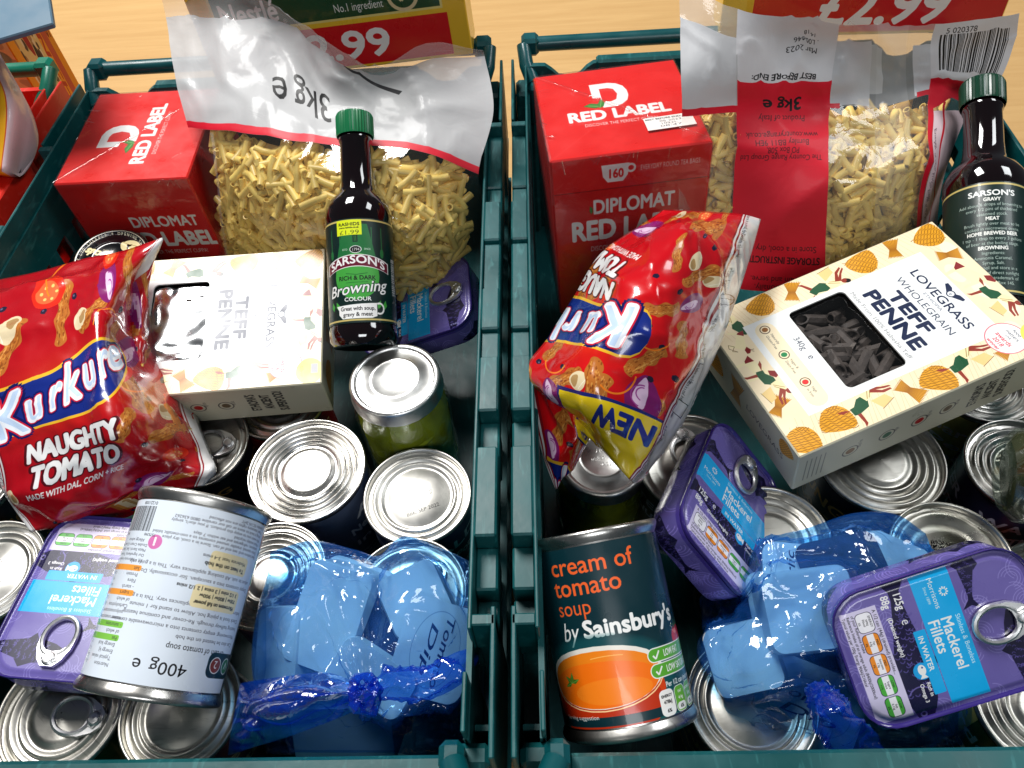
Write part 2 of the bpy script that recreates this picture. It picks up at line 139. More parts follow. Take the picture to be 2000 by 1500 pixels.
# ---------------------------------------------------------------- materials
def lin(c): return tuple(((v / 12.92) if v <= .04045 else ((v + .055) / 1.055) ** 2.4) for v in c[:3]) + (1,)
def newmat(name):
    m = bpy.data.materials.new(name); m.use_nodes = True; t = m.node_tree; t.nodes.clear(); return m, t.nodes, t.links, t.nodes.new("ShaderNodeOutputMaterial")
def pbr(name, col=(.5, .5, .5), rough=.4, metal=0., img=None, var=.12, nscale=40, bump=0., bscale=200, coat=0., spec=.5, trans=0., distort=0., bimg=None, bstr=.3, aniso=0., sss=0., scuff=None, rnd=0.):
    """procedural surface; colours are given as sRGB; img is a print drawn by Cv"""
    m, N, L, out = newmat(name); b = N.new("ShaderNodeBsdfPrincipled"); L.new(b.outputs[0], out.inputs[0])
    tc = N.new("ShaderNodeTexCoord"); ns = N.new("ShaderNodeTexNoise"); ns.inputs["Scale"].default_value = nscale; ns.inputs["Detail"].default_value = 4; L.new(tc.outputs["Object"], ns.inputs["Vector"])
    if img:
        ti = N.new("ShaderNodeTexImage"); ti.image = img; ti.extension = 'EXTEND'; c_out = ti.outputs[0]; uv = N.new("ShaderNodeUVMap"); uv.uv_map = "UVMap"; L.new(uv.outputs[0], ti.inputs[0])
    else:
        rgb = N.new("ShaderNodeRGB"); rgb.outputs[0].default_value = lin(col); c_out = rgb.outputs[0]
    hv = N.new("ShaderNodeHueSaturation"); mr = N.new("ShaderNodeMapRange"); mr.inputs[3].default_value = 1 - var; mr.inputs[4].default_value = 1 + var
    mr.inputs[1].default_value = .3; mr.inputs[2].default_value = .7
    L.new(ns.outputs[0], mr.inputs[0]); L.new(mr.outputs[0], hv.inputs["Value"]); L.new(c_out, hv.inputs["Color"])
    if rnd:
        oi = N.new("ShaderNodeObjectInfo"); h2 = N.new("ShaderNodeHueSaturation"); q1 = N.new("ShaderNodeMapRange"); q1.inputs[3].default_value = 1 - rnd; q1.inputs[4].default_value = 1 + rnd * .6; L.new(oi.outputs["Random"], q1.inputs[0]); L.new(q1.outputs[0], h2.inputs["Value"]); L.new(c_out, h2.inputs["Color"]); L.new(h2.outputs[0], hv.inputs["Color"])
    fin = hv.outputs[0]
    if scuff:
        mp = N.new("ShaderNodeMapping"); mp.inputs["Scale"].default_value = scuff[1]; L.new(tc.outputs["Object"], mp.inputs[0]); n3 = N.new("ShaderNodeTexNoise"); n3.inputs["Scale"].default_value = 1; n3.inputs["Detail"].default_value = 8; n3.inputs["Distortion"].default_value = .6; L.new(mp.outputs[0], n3.inputs["Vector"])
        m3 = N.new("ShaderNodeMapRange"); m3.inputs[1].default_value = .56; m3.inputs[2].default_value = .72; m3.inputs[4].default_value = scuff[2]; L.new(n3.outputs[0], m3.inputs[0]); mx = N.new("ShaderNodeMix"); mx.data_type = 'RGBA'; L.new(m3.outputs[0], mx.inputs[0]); L.new(fin, mx.inputs[6]); mx.inputs[7].default_value = lin(scuff[0]); fin = mx.outputs[2]
    L.new(fin, b.inputs["Base Color"])
    m2 = N.new("ShaderNodeMapRange"); m2.inputs[1].default_value = .3; m2.inputs[2].default_value = .7; m2.inputs[3].default_value = rough * .75; m2.inputs[4].default_value = min(1, rough * 1.3); L.new(ns.outputs[0], m2.inputs[0]); L.new(m2.outputs[0], b.inputs["Roughness"])
    b.inputs["Metallic"].default_value = metal; b.inputs["Coat Weight"].default_value = coat; b.inputs["Coat Roughness"].default_value = .06; b.inputs["Specular IOR Level"].default_value = spec
    if trans: b.inputs["Transmission Weight"].default_value = trans
    if sss: b.inputs["Subsurface Weight"].default_value = sss; b.inputs["Subsurface Radius"].default_value = (.004, .003, .002)
    if bump or bimg:
        bn = N.new("ShaderNodeBump"); bn.inputs["Strength"].default_value = bump if bump else bstr; bn.inputs["Distance"].default_value = .0006
        if bimg:
            tb = N.new("ShaderNodeTexImage"); tb.image = bimg; tb.extension = 'EXTEND'; u2 = N.new("ShaderNodeUVMap"); u2.uv_map = "UVMap"; L.new(u2.outputs[0], tb.inputs[0]); L.new(tb.outputs[0], bn.inputs["Height"]); tb.image.colorspace_settings.name = 'Non-Color'
        else:
            n2 = N.new("ShaderNodeTexNoise"); n2.inputs["Scale"].default_value = bscale; n2.inputs["Detail"].default_value = 5; n2.inputs["Distortion"].default_value = distort; L.new(tc.outputs["Object"], n2.inputs["Vector"]); L.new(n2.outputs[0], bn.inputs["Height"])
        L.new(bn.outputs[0], b.inputs["Normal"])
        if coat: L.new(bn.outputs[0], b.inputs["Coat Normal"])
    return m
def film(name, img=None, tint=(1, 1, 1), haze=.05, hazecol=(.9, .9, .9), gloss=.08, rough=.07, bscale=60, bump=.35, prough=.3, pbump=.06):
    """thin clear film: see-through, a little milky, glossy; opaque where printed (alpha of img)"""
    m, N, L, out = newmat(name)
    tr = N.new("ShaderNodeBsdfTransparent"); tr.inputs[0].default_value = tuple(tint) + (1,)
    df = N.new("ShaderNodeBsdfDiffuse"); df.inputs[0].default_value = lin(hazecol)
    tl = N.new("ShaderNodeBsdfTranslucent"); tl.inputs[0].default_value = lin(hazecol); ad = N.new("ShaderNodeMixShader"); ad.inputs[0].default_value = .5; L.new(df.outputs[0], ad.inputs[1]); L.new(tl.outputs[0], ad.inputs[2])
    gl = N.new("ShaderNodeBsdfGlossy"); gl.inputs["Roughness"].default_value = rough
    tc = N.new("ShaderNodeTexCoord"); n1 = N.new("ShaderNodeTexNoise"); n1.inputs["Scale"].default_value = bscale; n1.inputs["Detail"].default_value = 3; n1.inputs["Distortion"].default_value = .8; L.new(tc.outputs["Object"], n1.inputs["Vector"])
    bn = N.new("ShaderNodeBump"); bn.inputs["Strength"].default_value = bump; bn.inputs["Distance"].default_value = .003; L.new(n1.outputs[0], bn.inputs["Height"]); L.new(bn.outputs[0], gl.inputs["Normal"])
    m1 = N.new("ShaderNodeMixShader"); m1.inputs[0].default_value = haze; L.new(tr.outputs[0], m1.inputs[1]); L.new(ad.outputs[0], m1.inputs[2])
    lw = N.new("ShaderNodeLayerWeight"); lw.inputs[0].default_value = .35; L.new(bn.outputs[0], lw.inputs["Normal"])
    ma = N.new("ShaderNodeMath"); ma.operation = 'MULTIPLY_ADD'; ma.inputs[1].default_value = .35; ma.inputs[2].default_value = gloss; L.new(lw.outputs["Fresnel"], ma.inputs[0])
    m2 = N.new("ShaderNodeMixShader"); L.new(ma.outputs[0], m2.inputs[0]); L.new(m1.outputs[0], m2.inputs[1]); L.new(gl.outputs[0], m2.inputs[2]); last = m2
    if img:
        ti = N.new("ShaderNodeTexImage"); ti.image = img; ti.extension = 'EXTEND'; uv = N.new("ShaderNodeUVMap"); uv.uv_map = "UVMap"; L.new(uv.outputs[0], ti.inputs[0])
        b = N.new("ShaderNodeBsdfPrincipled"); L.new(ti.outputs[0], b.inputs["Base Color"]); b.inputs["Roughness"].default_value = prough; b2 = N.new("ShaderNodeBump"); b2.inputs["Strength"].default_value = pbump; b2.inputs["Distance"].default_value = .003; L.new(n1.outputs[0], b2.inputs["Height"]); L.new(b2.outputs[0], b.inputs["Normal"]); b.inputs["Coat Weight"].default_value = .05; b.inputs["Coat Roughness"].default_value = .15; b.inputs["Specular IOR Level"].default_value = .35
        m3 = N.new("ShaderNodeMixShader"); L.new(ti.outputs[1], m3.inputs[0]); L.new(m2.outputs[0], m3.inputs[1]); L.new(b.outputs[0], m3.inputs[2]); last = m3
    L.new(last.outputs[0], out.inputs[0]); return m
# ---------------------------------------------------------------- mesh helpers
def mesh(name, V, F, mat=None, UV=None, smooth=True, MI=None):
    """UV: per vertex list, or list of per-face lists"""
    me = bpy.data.meshes.new(name); me.from_pydata([tuple(map(float, v)) for v in V], [], F)
    if UV is not None:
        l = me.uv_layers.new(name="UVMap"); flat = []
        if isinstance(UV[0][0], (int, float, np.floating)):
            for f in F:
                for i in f: flat += [float(UV[i][0]), float(UV[i][1])]
        else:
            for u in UV:
                for a in u: flat += [float(a[0]), float(a[1])]
        l.data.foreach_set("uv", flat)
    for m in (mat if isinstance(mat, (list, tuple)) else [mat]):
        if m: me.materials.append(m)
    if MI: me.polygons.foreach_set("material_index", MI)
    me.polygons.foreach_set("use_smooth", [smooth] * len(F)); me.update(); return me
def auto(me, ang=35):
    """sharp edges past an angle"""
    try: me.set_sharp_from_angle(angle=R_(ang))
    except Exception: pass
    return me
def link(name, me, parent=None, M=None, kind=None, label=None):
    o = bpy.data.objects.new(name, me); COL.objects.link(o)
    if parent: o.parent = parent
    if M is not None: o.matrix_local = M
    if kind: o["kind"] = kind
    if label: o["label"] = label
    return o
def thing(name, label, cat, M=None, group=None):
    o = bpy.data.objects.new(name, None); COL.objects.link(o); o.empty_display_size = .02; o["label"] = label; o["category"] = cat
    if group: o["group"] = group
    if M is not None: o.matrix_world = M
    return o
def tag(o, label, cat, group=None):
    o["label"] = label; o["category"] = cat
    if group: o["group"] = group
    return o
def MX(R, t): return Matrix(((*R[0], t[0]), (*R[1], t[1]), (*R[2], t[2]), (0, 0, 0, 1)))
def frame(z, x, t):
    """matrix with local z along z, local x as near x as can be, origin t"""
    z = Vector(z).normalized(); x = Vector(x); x = (x - z * x.dot(z)).normalized(); y = z.cross(x)
    return Matrix(((x.x, y.x, z.x, t[0]), (x.y, y.y, z.y, t[1]), (x.z, y.z, z.z, t[2]), (0, 0, 0, 1)))
class MB:
    def __init__(s): s.V = []; s.F = []; s.U = []; s.I = []
    def add(s, V, F, U=None, mi=0):
        o = len(s.V); s.V += [tuple(v) for v in V]; s.F += [tuple(i + o for i in f) for f in F]; s.U += (U if U else [[(0, 0)] * len(f) for f in F]); s.I += [mi] * len(F); return s
    def box(s, x0, y0, z0, x1, y1, z1, b=.0, mi=0):
        if b <= 0:
            return s.add([(x0, y0, z0), (x1, y0, z0), (x1, y1, z0), (x0, y1, z0), (x0, y0, z1), (x1, y0, z1), (x1, y1, z1), (x0, y1, z1)], [(3, 2, 1, 0), (4, 5, 6, 7), (0, 1, 5, 4), (1, 2, 6, 5), (2, 3, 7, 6), (3, 0, 4, 7)], mi=mi)
        V, F, U = rbox(x1 - x0, y1 - y0, z1 - z0, b); return s.add([(v[0] + (x0 + x1) / 2, v[1] + (y0 + y1) / 2, v[2] + z0) for v in V], F, U, mi)
    def tube(s, P, r, n=10, closed=False, mi=0, cap=True):
        P = [Vector(p) for p in P]; m = len(P); V = []; F = []; up = None
        for i, p in enumerate(P):
            a = P[(i - 1) % m] if (closed or i > 0) else p; b = P[(i + 1) % m] if (closed or i < m - 1) else p; d = (b - a).normalized()
            if up is None: up = Vector((0, 0, 1)) if abs(d.z) < .9 else Vector((1, 0, 0))
            x = d.cross(up).normalized(); y = x.cross(d); up = y; q = r[i] if isinstance(r, (list, tuple)) else r
            for k in range(n): a_ = 2 * math.pi * k / n; V.append(p + x * (q * math.cos(a_)) + y * (q * math.sin(a_)))
        for i in range(m if closed else m - 1):
            for k in range(n): a_, b_ = i * n, ((i + 1) % m) * n; F.append((a_ + k, a_ + (k + 1) % n, b_ + (k + 1) % n, b_ + k))
        if cap and not closed: F.append(tuple(range(n))[::-1]); F.append(tuple((m - 1) * n + k for k in range(n)))
        return s.add(V, F, mi=mi)
    def lathe(s, prof, n=48, mi=0, vr=None, capb=False, capt=False, polar=0):
        """prof [(r, z)]; uv: u round, v along (vr range) or polar uv for lids (radius polar -> .5)"""
        V = []; F = []; U = []
        for r, z in prof:
            for k in range(n): a = 2 * math.pi * k / n; V.append((r * math.cos(a), r * math.sin(a), z))
        m = len(prof); z0, z1 = vr if vr else (prof[0][1], prof[-1][1])
        def pu(i): v = V[i]; return (.5 + v[0] / polar / 2, .5 + v[1] / polar / 2)
        for i in range(m - 1):
            for k in range(n):
                f = (i * n + k, i * n + (k + 1) % n, (i + 1) * n + (k + 1) % n, (i + 1) * n + k); F.append(f)
                if polar: U.append([pu(j) for j in f])
                else:
                    va, vb = (prof[i][1] - z0) / ((z1 - z0) or 1), (prof[i + 1][1] - z0) / ((z1 - z0) or 1); U.append([(k / n, va), ((k + 1) / n, va), ((k + 1) / n, vb), (k / n, vb)])
        if capb: f = tuple(range(n))[::-1]; F.append(f); U.append([pu(j) if polar else (0, 0) for j in f])
        if capt: f = tuple((m - 1) * n + k for k in range(n)); F.append(f); U.append([pu(j) if polar else (0, 0) for j in f])
        return s.add(V, F, U, mi)
    def loft(s, rings, mi=0, capt=False, capb=False, U=None, uvf=None):
        n = len(rings[0]); V = [p for r in rings for p in r]; F = []; Us = []
        per = [0]
        for k in range(n): per.append(per[-1] + (Vector(rings[0][k]) - Vector(rings[0][(k + 1) % n])).length)
        for i in range(len(rings) - 1):
            for k in range(n):
                F.append((i * n + k, i * n + (k + 1) % n, (i + 1) * n + (k + 1) % n, (i + 1) * n + k))
                a, b = per[k] / per[-1], per[k + 1] / per[-1]; va, vb = i / (len(rings) - 1), (i + 1) / (len(rings) - 1); Us.append([(a, va), (b, va), (b, vb), (a, vb)])
        if capb: F.append(tuple(range(n))[::-1]); Us.append([(0, 0)] * n)
        if capt:
            f = tuple((len(rings) - 1) * n + k for k in range(n)); F.append(f); Us.append([uvf(V[j]) for j in f] if uvf else [(0, 0)] * n)
        return s.add(V, F, Us, mi)
    def build(s, name, mat, parent=None, smooth=True, ang=35, M=None, kind=None, label=None):
        me = mesh(name, s.V, s.F, mat, s.U, smooth, s.I)
        if smooth: auto(me, ang)
        return link(name, me, parent, M, kind, label)
def rbox(w, d, h, b, uv=None, z0=0.):
    """box with chamfered edges, base at z0; uv: face -> (u0,v0,u1,v1,quarter turns)"""
    V = []; idx = {}
    H = (w / 2, d / 2, h / 2)
    for sx in (-1, 1):
        for sy in (-1, 1):
            for sz in (-1, 1):
                for a in range(3):
                    s_ = (sx, sy, sz); p = [s_[i] * (H[i] - (0 if i == a else b)) for i in range(3)]; idx[(sx, sy, sz, a)] = len(V); V.append((p[0], p[1], p[2] + h / 2 + z0))
    AX = {'top': ((0, 0, 1), (1, 0, 0), (0, 1, 0)), 'bottom': ((0, 0, -1), (1, 0, 0), (0, -1, 0)), 'front': ((0, -1, 0), (1, 0, 0), (0, 0, 1)), 'back': ((0, 1, 0), (-1, 0, 0), (0, 0, 1)), 'left': ((-1, 0, 0), (0, -1, 0), (0, 0, 1)), 'right': ((1, 0, 0), (0, 1, 0), (0, 0, 1))}
    F = []; U = []; vu = {}
    for nme, (nn, r, u) in AX.items():
        a = [i for i in range(3) if nn[i]][0]; f = []; us = []
        t = (uv or {}).get(nme) or (uv or {}).get('*') or (0, 0, 1, 1, 0)
        for (cu, cv) in ((-1, -1), (1, -1), (1, 1), (-1, 1)):
            s_ = tuple(nn[i] + r[i] * cu + u[i] * cv for i in range(3)); i_ = idx[(*s_, a)]; f.append(i_)
            p, q = (cu + 1) / 2, (cv + 1) / 2
            for _ in range(t[4] if len(t) > 4 else 0): p, q = q, 1 - p
            x = (t[0] + (t[2] - t[0]) * p, t[1] + (t[3] - t[1]) * q); us.append(x); vu[i_] = x
        F.append(tuple(f)); U.append(us)
    for a in range(3):
        for b_ in range(a + 1, 3):
            c = 3 - a - b_
            for sa in (-1, 1):
                for sb in (-1, 1):
                    def k(sc_, ax): s_ = [0, 0, 0]; s_[a] = sa; s_[b_] = sb; s_[c] = sc_; return idx[(*s_, ax)]
                    f = [k(-1, a), k(1, a), k(1, b_), k(-1, b_)]; e = Vector(V[f[1]]) - Vector(V[f[0]]); g = Vector(V[f[3]]) - Vector(V[f[0]]); o = [0, 0, 0]; o[a] = sa; o[b_] = sb
                    us = [vu[f[0]], vu[f[1]], vu[f[1]], vu[f[0]]]
                    if e.cross(g).dot(Vector(o)) < 0: f = f[::-1]; us = us[::-1]
                    F.append(tuple(f)); U.append(us)
    for sx in (-1, 1):
        for sy in (-1, 1):
            for sz in (-1, 1):
                f = [idx[(sx, sy, sz, a)] for a in range(3)]; e = Vector(V[f[1]]) - Vector(V[f[0]]); g = Vector(V[f[2]]) - Vector(V[f[0]])
                if e.cross(g).dot(Vector((sx, sy, sz))) < 0: f = f[::-1]
                F.append(tuple(f)); U.append([vu[f[0]]] * 3)
    return V, F, U
def catmull(A, n):
    """A: (K, ...) -> finer along axis 0"""
    A = np.asarray(A, float); K = len(A); ext = np.concatenate([[2 * A[0] - A[1]], A, [2 * A[-1] - A[-2]]]); out = []
    for i in range(K - 1):
        p0, p1, p2, p3 = ext[i], ext[i + 1], ext[i + 2], ext[i + 3]
        for j in range(n):
            t = j / n; out.append(.5 * (2 * p1 + (p2 - p0) * t + (2 * p0 - 5 * p1 + 4 * p2 - p3) * t * t + (3 * p1 - p0 - 3 * p2 + p3) * t ** 3))
    out.append(A[-1]); return np.array(out)
def surf(net, n, us, vs):
    """smooth sheet through a net (rows top to bottom) -> grid of points, uv grid"""
    G = catmull(net, n); G = catmull(G.transpose(1, 0, 2), n).transpose(1, 0, 2)
    u = catmull(np.array(us, float)[:, None], n)[:, 0]; v = catmull(np.array(vs, float)[:, None], n)[:, 0]
    return G, np.stack(np.meshgrid(u, v), 2)
def normals(G):
    du = np.gradient(G, axis=1); dv = np.gradient(G, axis=0); n = np.cross(dv, du); n /= np.maximum(np.linalg.norm(n, axis=2, keepdims=True), 1e-9); return n
def edgefall(G, k=.12):
    r, c = G.shape[:2]; a = np.linspace(0, 1, r)[:, None]; b = np.linspace(0, 1, c)[None]
    return np.clip(np.minimum(np.minimum(a, 1 - a) / k, np.minimum(b, 1 - b) / k), 0, 1)
def sheet(G, UV, flip=False, back=None, thick=0., dirv=(0, .3, -1)):
    """grid -> V,F,U; with thick the sheet gets a bulging underside sharing its border: a closed pouch"""
    r, c = G.shape[:2]; V = [tuple(p) for p in G.reshape(-1, 3)]; F = []; U = []
    for i in range(r - 1):
        for j in range(c - 1):
            f = (i * c + j, (i + 1) * c + j, (i + 1) * c + j + 1, i * c + j + 1); F.append(f); U.append([tuple(UV[k // c, k % c]) for k in f])
    if thick:
        d = np.array(dirv, float); d /= np.linalg.norm(d); a = np.sin(np.linspace(0, np.pi, r))[:, None]; b = np.sin(np.linspace(0, np.pi, c))[None]
        B = G + d * (thick * (a * b) ** .45)[:, :, None]; mp = {}
        for i in range(r):
            for j in range(c):
                if 0 < i < r - 1 and 0 < j < c - 1: mp[(i, j)] = len(V); V.append(tuple(B[i, j]))
                else: mp[(i, j)] = i * c + j
        for i in range(r - 1):
            for j in range(c - 1):
                F.append((mp[(i, j)], mp[(i, j + 1)], mp[(i + 1, j + 1)], mp[(i + 1, j)])); U.append([tuple(UV[i, j])] * 4)
    return V, F, U
def ridged(p, s, seed):
    v = Vector((p[0] * s[0] + seed, p[1] * s[1] - seed * 1.7, p[2] * s[2])); return 1 - abs(noise.noise(v)) * 2
def creases(G, amp, s, seed, pw=9):
    """thin sharp pinched folds"""
    N = normals(G); f = edgefall(G, .06); out = G.copy()
    for i in range(G.shape[0]):
        for j in range(G.shape[1]): out[i, j] = G[i, j] + N[i, j] * (amp * f[i, j] * max(0, ridged(G[i, j], s, seed)) ** pw)
    return out
def wrinkle(G, amp, s, seed, fall=True):
    N = normals(G); f = edgefall(G) if fall else np.ones(G.shape[:2]); out = G.copy()
    for i in range(G.shape[0]):
        for j in range(G.shape[1]):
            p = G[i, j]; h = max(0, ridged(p, s, seed)) ** 2 - .35 + .5 * noise.noise(Vector(p) * 30 + Vector((seed, 0, 0))); out[i, j] = p + N[i, j] * (amp * h * f[i, j])
    return out
# ---------------------------------------------------------------- prints
def swirls(c, W, H, col, n, seed, wd=.45, rmax=9, al=.8):
    rn = random.Random(seed)
    for _ in range(n):
        x, y, a = rn.uniform(0, W), rn.uniform(0, H), rn.uniform(0, 360)
        for k in range(rn.randint(2, 4)): c.arc(x, y, rmax * (1 - .24 * k) * .8, a, a + rn.uniform(150, 260), wd, col, al)
def fish(c, x, y, L, rot, seed=1):
    with c.push(x, y, rot, L):
        up = [(0, 0), (.06, .05), (.16, .09), (.3, .115), (.48, .1), (.66, .06), (.82, .03), (.88, .035), (1, .12), (.95, .0)]
        c.poly(up + [(1, -.12), (.88, -.035), (.82, -.03), (.66, -.06), (.48, -.1), (.3, -.115), (.16, -.09), (.06, -.05)], (.09, .07, .22))
        c.poly([(.3, .11), (.42, .17), (.5, .1)], (.09, .07, .22)); c.poly([(.35, -.11), (.4, -.17), (.46, -.1)], (.09, .07, .22))
        rn = random.Random(seed)
        for i in range(90):
            t = rn.uniform(.2, .8); q = rn.uniform(-1, 1) * (.1 - .1 * max(0, t - .4)); c.arc(t, q, .014, 90, 270, .006, (.36, .32, .6), .8, 5)
        c.arc(.17, 0, .085, -60, 60, .008, (.4, .36, .62)); c.ell(.08, .015, .022, .022, (.45, .42, .65)); c.ell(.08, .015, .011, .011, (.05, .04, .12))
def tin_top():
    c = Cv(76, 105, 7, (.41, .37, .64)); lp = (.55, .51, .77)
    swirls(c, 76, 105, lp, 46, 5, .42, 8)
    fish(c, 80, 31, 84, 176, 3); fish(c, -12, 77, 40, -8, 4); fish(c, 30, 90, 60, -4, 6)
    c.rect(10, 5.5, 62, 19.5, (.82, .79, .9))
    c.para(["of your Reference Intake", "Reference Intake of an average adult (8400kJ/2000kcal)", "Typical values per 100g: Energy 906kJ/216kcal"], 12, 11, 2.3, BLK, lead=1.05, sx=.9)
    c.text("A 1/2 can (44g) (drained) provides...", 12, 22.5, 2.5, BLK, bold=.01)
    for i, (h, l, a, b, p) in enumerate((((.93, .92, .95), "ENERGY", "399kJ", "95kcal", "5%"), ((.93, .55, .15), "MED", "Fat", "6.5g", "9%"), ((.93, .55, .15), "MED", "Saturates", "1.5g", "7%"), ((.3, .68, .25), "LOW", "Sugars", "trace", "<1%"), ((.3, .68, .25), "LOW", "Salt", "0.12g", "2%"))):
        x = 12 + i * 11.8
        c.rect(x, 12.6, 11, 9, (.12, .1, .2), r=2.4); c.rect(x + .3, 12.9, 10.4, 8.4, h, r=2.2); c.rect(x + .3, 15.4, 10.4, 3.7, (.95, .94, .96))
        c.text(l, x + 5.5, 19.4, 1.7, BLK, 'C', .02); c.text(a, x + 5.5, 17.5, 1.6, BLK, 'C'); c.text(b, x + 5.5, 15.9, 1.6, BLK, 'C'); c.text(p, x + 5.5, 13.5, 1.6, BLK, 'C')
    c.text("125g", 7, 35.4, 5.8, WHT, bold=.015, sx=.85); c.text("e", 22, 35, 7, WHT, sx=.9); c.text("88g", 7, 28.6, 5.8, WHT, bold=.015, sx=.85); c.text("(Drained weight)", 19, 28.8, 3.2, WHT, bold=.02)
    c.ell(51, 36.5, 4.6, 4.6, (.1, .62, .88)); c.ell(50.5, 36.5, 2.9, 2.1, WHT); c.poly([(52, 36.5), (55, 38.6), (55, 34.4)], WHT); c.ell(49.2, 37, .5, .5, (.1, .3, .6))
    c.para(["Rich in", "Omega 3"], 57.5, 36.5, 2.8, WHT, bold=.015)
    c.rect(2, 45.5, 70, 20.5, (.08, .66, .9)); c.rect(30, 38.6, 35, 6.4, (.08, .66, .9), r=.6)
    c.text("IN WATER", 33, 40.2, 3.9, WHT, bold=.01, sx=1.05)
    c.text("Mackerel", 27, 54.4, 8.3, WHT, bold=.012, sx=.95); c.text("Fillets", 27, 47.6, 8.3, WHT, bold=.012, sx=.95); c.text("Skinless & Boneless", 27.5, 62, 3.5, (.85, .95, 1))
    c.text("Morrisons", 5, 54, 4.1, WHT, bold=.006); c.text("Since 1899", 9, 51, 2.2, WHT)
    for k in range(10): a = 36 * k; c.line([(14 + 1.3 * math.cos(R_(a)), 60.5 + 1.1 * math.sin(R_(a))), (14 + 2.6 * math.cos(R_(a)), 60.5 + 2.4 * math.sin(R_(a)))], .7, WHT)
    c.text("F1855 D", 70, 92, 2, (.8, .8, .95), rot=-90)
    return c.image("tin_lid_print")
def tin_side():
    c = Cv(330, 26, 5, (.39, .35, .63)); swirls(c, 330, 26, (.58, .52, .86), 90, 9, .5, 9)
    for x in (30, 120, 205, 290): fish(c, x - 22, 13, 44, random.Random(x).uniform(-16, 16), x)
    c.rect(0, 23.5, 330, 2.5, (.27, .22, .55)); return c.image("tin_side_print")
RED = (.86, .1, .09)
def leaf(c, x, y, s, rot): 
    with c.push(x, y, rot, s): c.poly([(0, 0), (.35, .3), (1, .35), (.75, -.05), (.3, -.15)], (.2, .5, .2)); c.line([(0, 0), (.8, .2)], .05, (.5, .72, .4))
def tea_print():
    # atlas 200 x 200: top at 0,0 (100x100), front at 100,0 (100x100), plain sides at 0,100
    c = Cv(200, 200, 4, RED)
    def D(x, y, s):
        with c.push(x, y, 0, s):
            c.poly([(0, -.5), (.45, -.5), (.62, -.44), (.76, -.3), (.82, -.1), (.82, .1), (.76, .3), (.62, .44), (.45, .5), (0, .5)], WHT)
            c.poly([(.2, -.28), (.4, -.28), (.52, -.22), (.58, 0), (.52, .22), (.4, .28), (.2, .28)], RED); c.rect(-.02, -.5, .2, .42, RED)
            leaf(c, .18, -.45, .42, 150); leaf(c, .1, -.5, .34, 60); c.rect(0, .1, .2, .38, WHT)
    with c.push(50, 50):
        D(-14, 16, 30); c.text("RED LABEL", 0, -12, 15.5, WHT, 'C', .045, width=68); c.text("DISCOVER THE PERFECT CUPPA!", 0, -19, 4.6, WHT, 'C', .012, width=48)
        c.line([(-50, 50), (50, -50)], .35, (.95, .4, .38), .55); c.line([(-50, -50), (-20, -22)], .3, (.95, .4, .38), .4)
    with c.push(150, 50):
        c.rect(-50, 31, 100, .5, (.55, .03, .03)); c.rect(-50, -50, 100, 81, (.82, .07, .06))
        with c.push(-10, 41): c.poly([(-9, 4), (-8, -2.6), (-5, -6), (5, -6), (8, -2.6), (9, 4)], WHT); c.ell(10, 1, 3.2, 2.6, WHT); c.ell(10, 1, 1.8, 1.4, RED); c.text("160", 0, -3.6, 7, RED, 'C', .03)
        c.text("EVERYDAY ROUND TEA BAGS", 6, 40, 4, WHT, bold=.01, width=38)
        c.text("DIPLOMAT", 2, 17, 12, WHT, 'C', .03, width=54); leaf(c, -26, 17, 5, 80); c.text("RED LABEL", 0, 1, 17, WHT, 'C', .045, width=80); c.text("DISCOVER THE PERFECT CUPPA!", 0, -7, 4.6, WHT, 'C', .012, width=54)
    with c.push(150, 150):
        c.rect(-50, -50, 100, 100, (.82, .07, .06)); c.push(0, 31); c.text("DIPLOMAT", 16, -16, 11.5, WHT, 'C', .03, width=54); c.text("RED LABEL", 12, -32, 16, WHT, 'C', .045, width=78); c.text("DISCOVER THE PERFECT CUPPA!", 12, -39, 4.6, WHT, 'C', .012, width=54); c.pop()
    return c.image("tea_box_print")
def stack(c, x, y, r, rot=0, seed=1):
    """a hayrick drawn with wavy strands"""
    with c.push(x, y, rot, r):
        c.blob([(-1, -.55), (-.85, .2), (-.5, .7), (0, .92), (.5, .75), (.85, .3), (1, -.5), (.4, -.7), (-.4, -.7)], (.85, .6, .14))
        for k in range(11):
            yy = -.6 + k * .14; h = (.95 - max(0, yy) * .55) * (1 if yy < .55 else .62)
            c.line([(-h + 2 * h * i / 13, yy + .06 * math.sin(i * 1.9 + k * 1.3 + seed)) for i in range(14)], .035, (.45, .26, .05), .85)
def sheaf(c, x, y, r, rot=0):
    with c.push(x, y, rot, r):
        c.poly([(-.25, 0), (.25, 0), (.55, .9), (-.55, .9)], (.85, .6, .14)); c.poly([(-.25, 0), (.25, 0), (.45, -.7), (-.45, -.7)], (.85, .6, .14))
        for k in range(11): t = -1 + k * .2; c.line([(t * .6, 1), (t * .22, 0), (t * .5, -.8)], .035, (.5, .28, .04), .9)
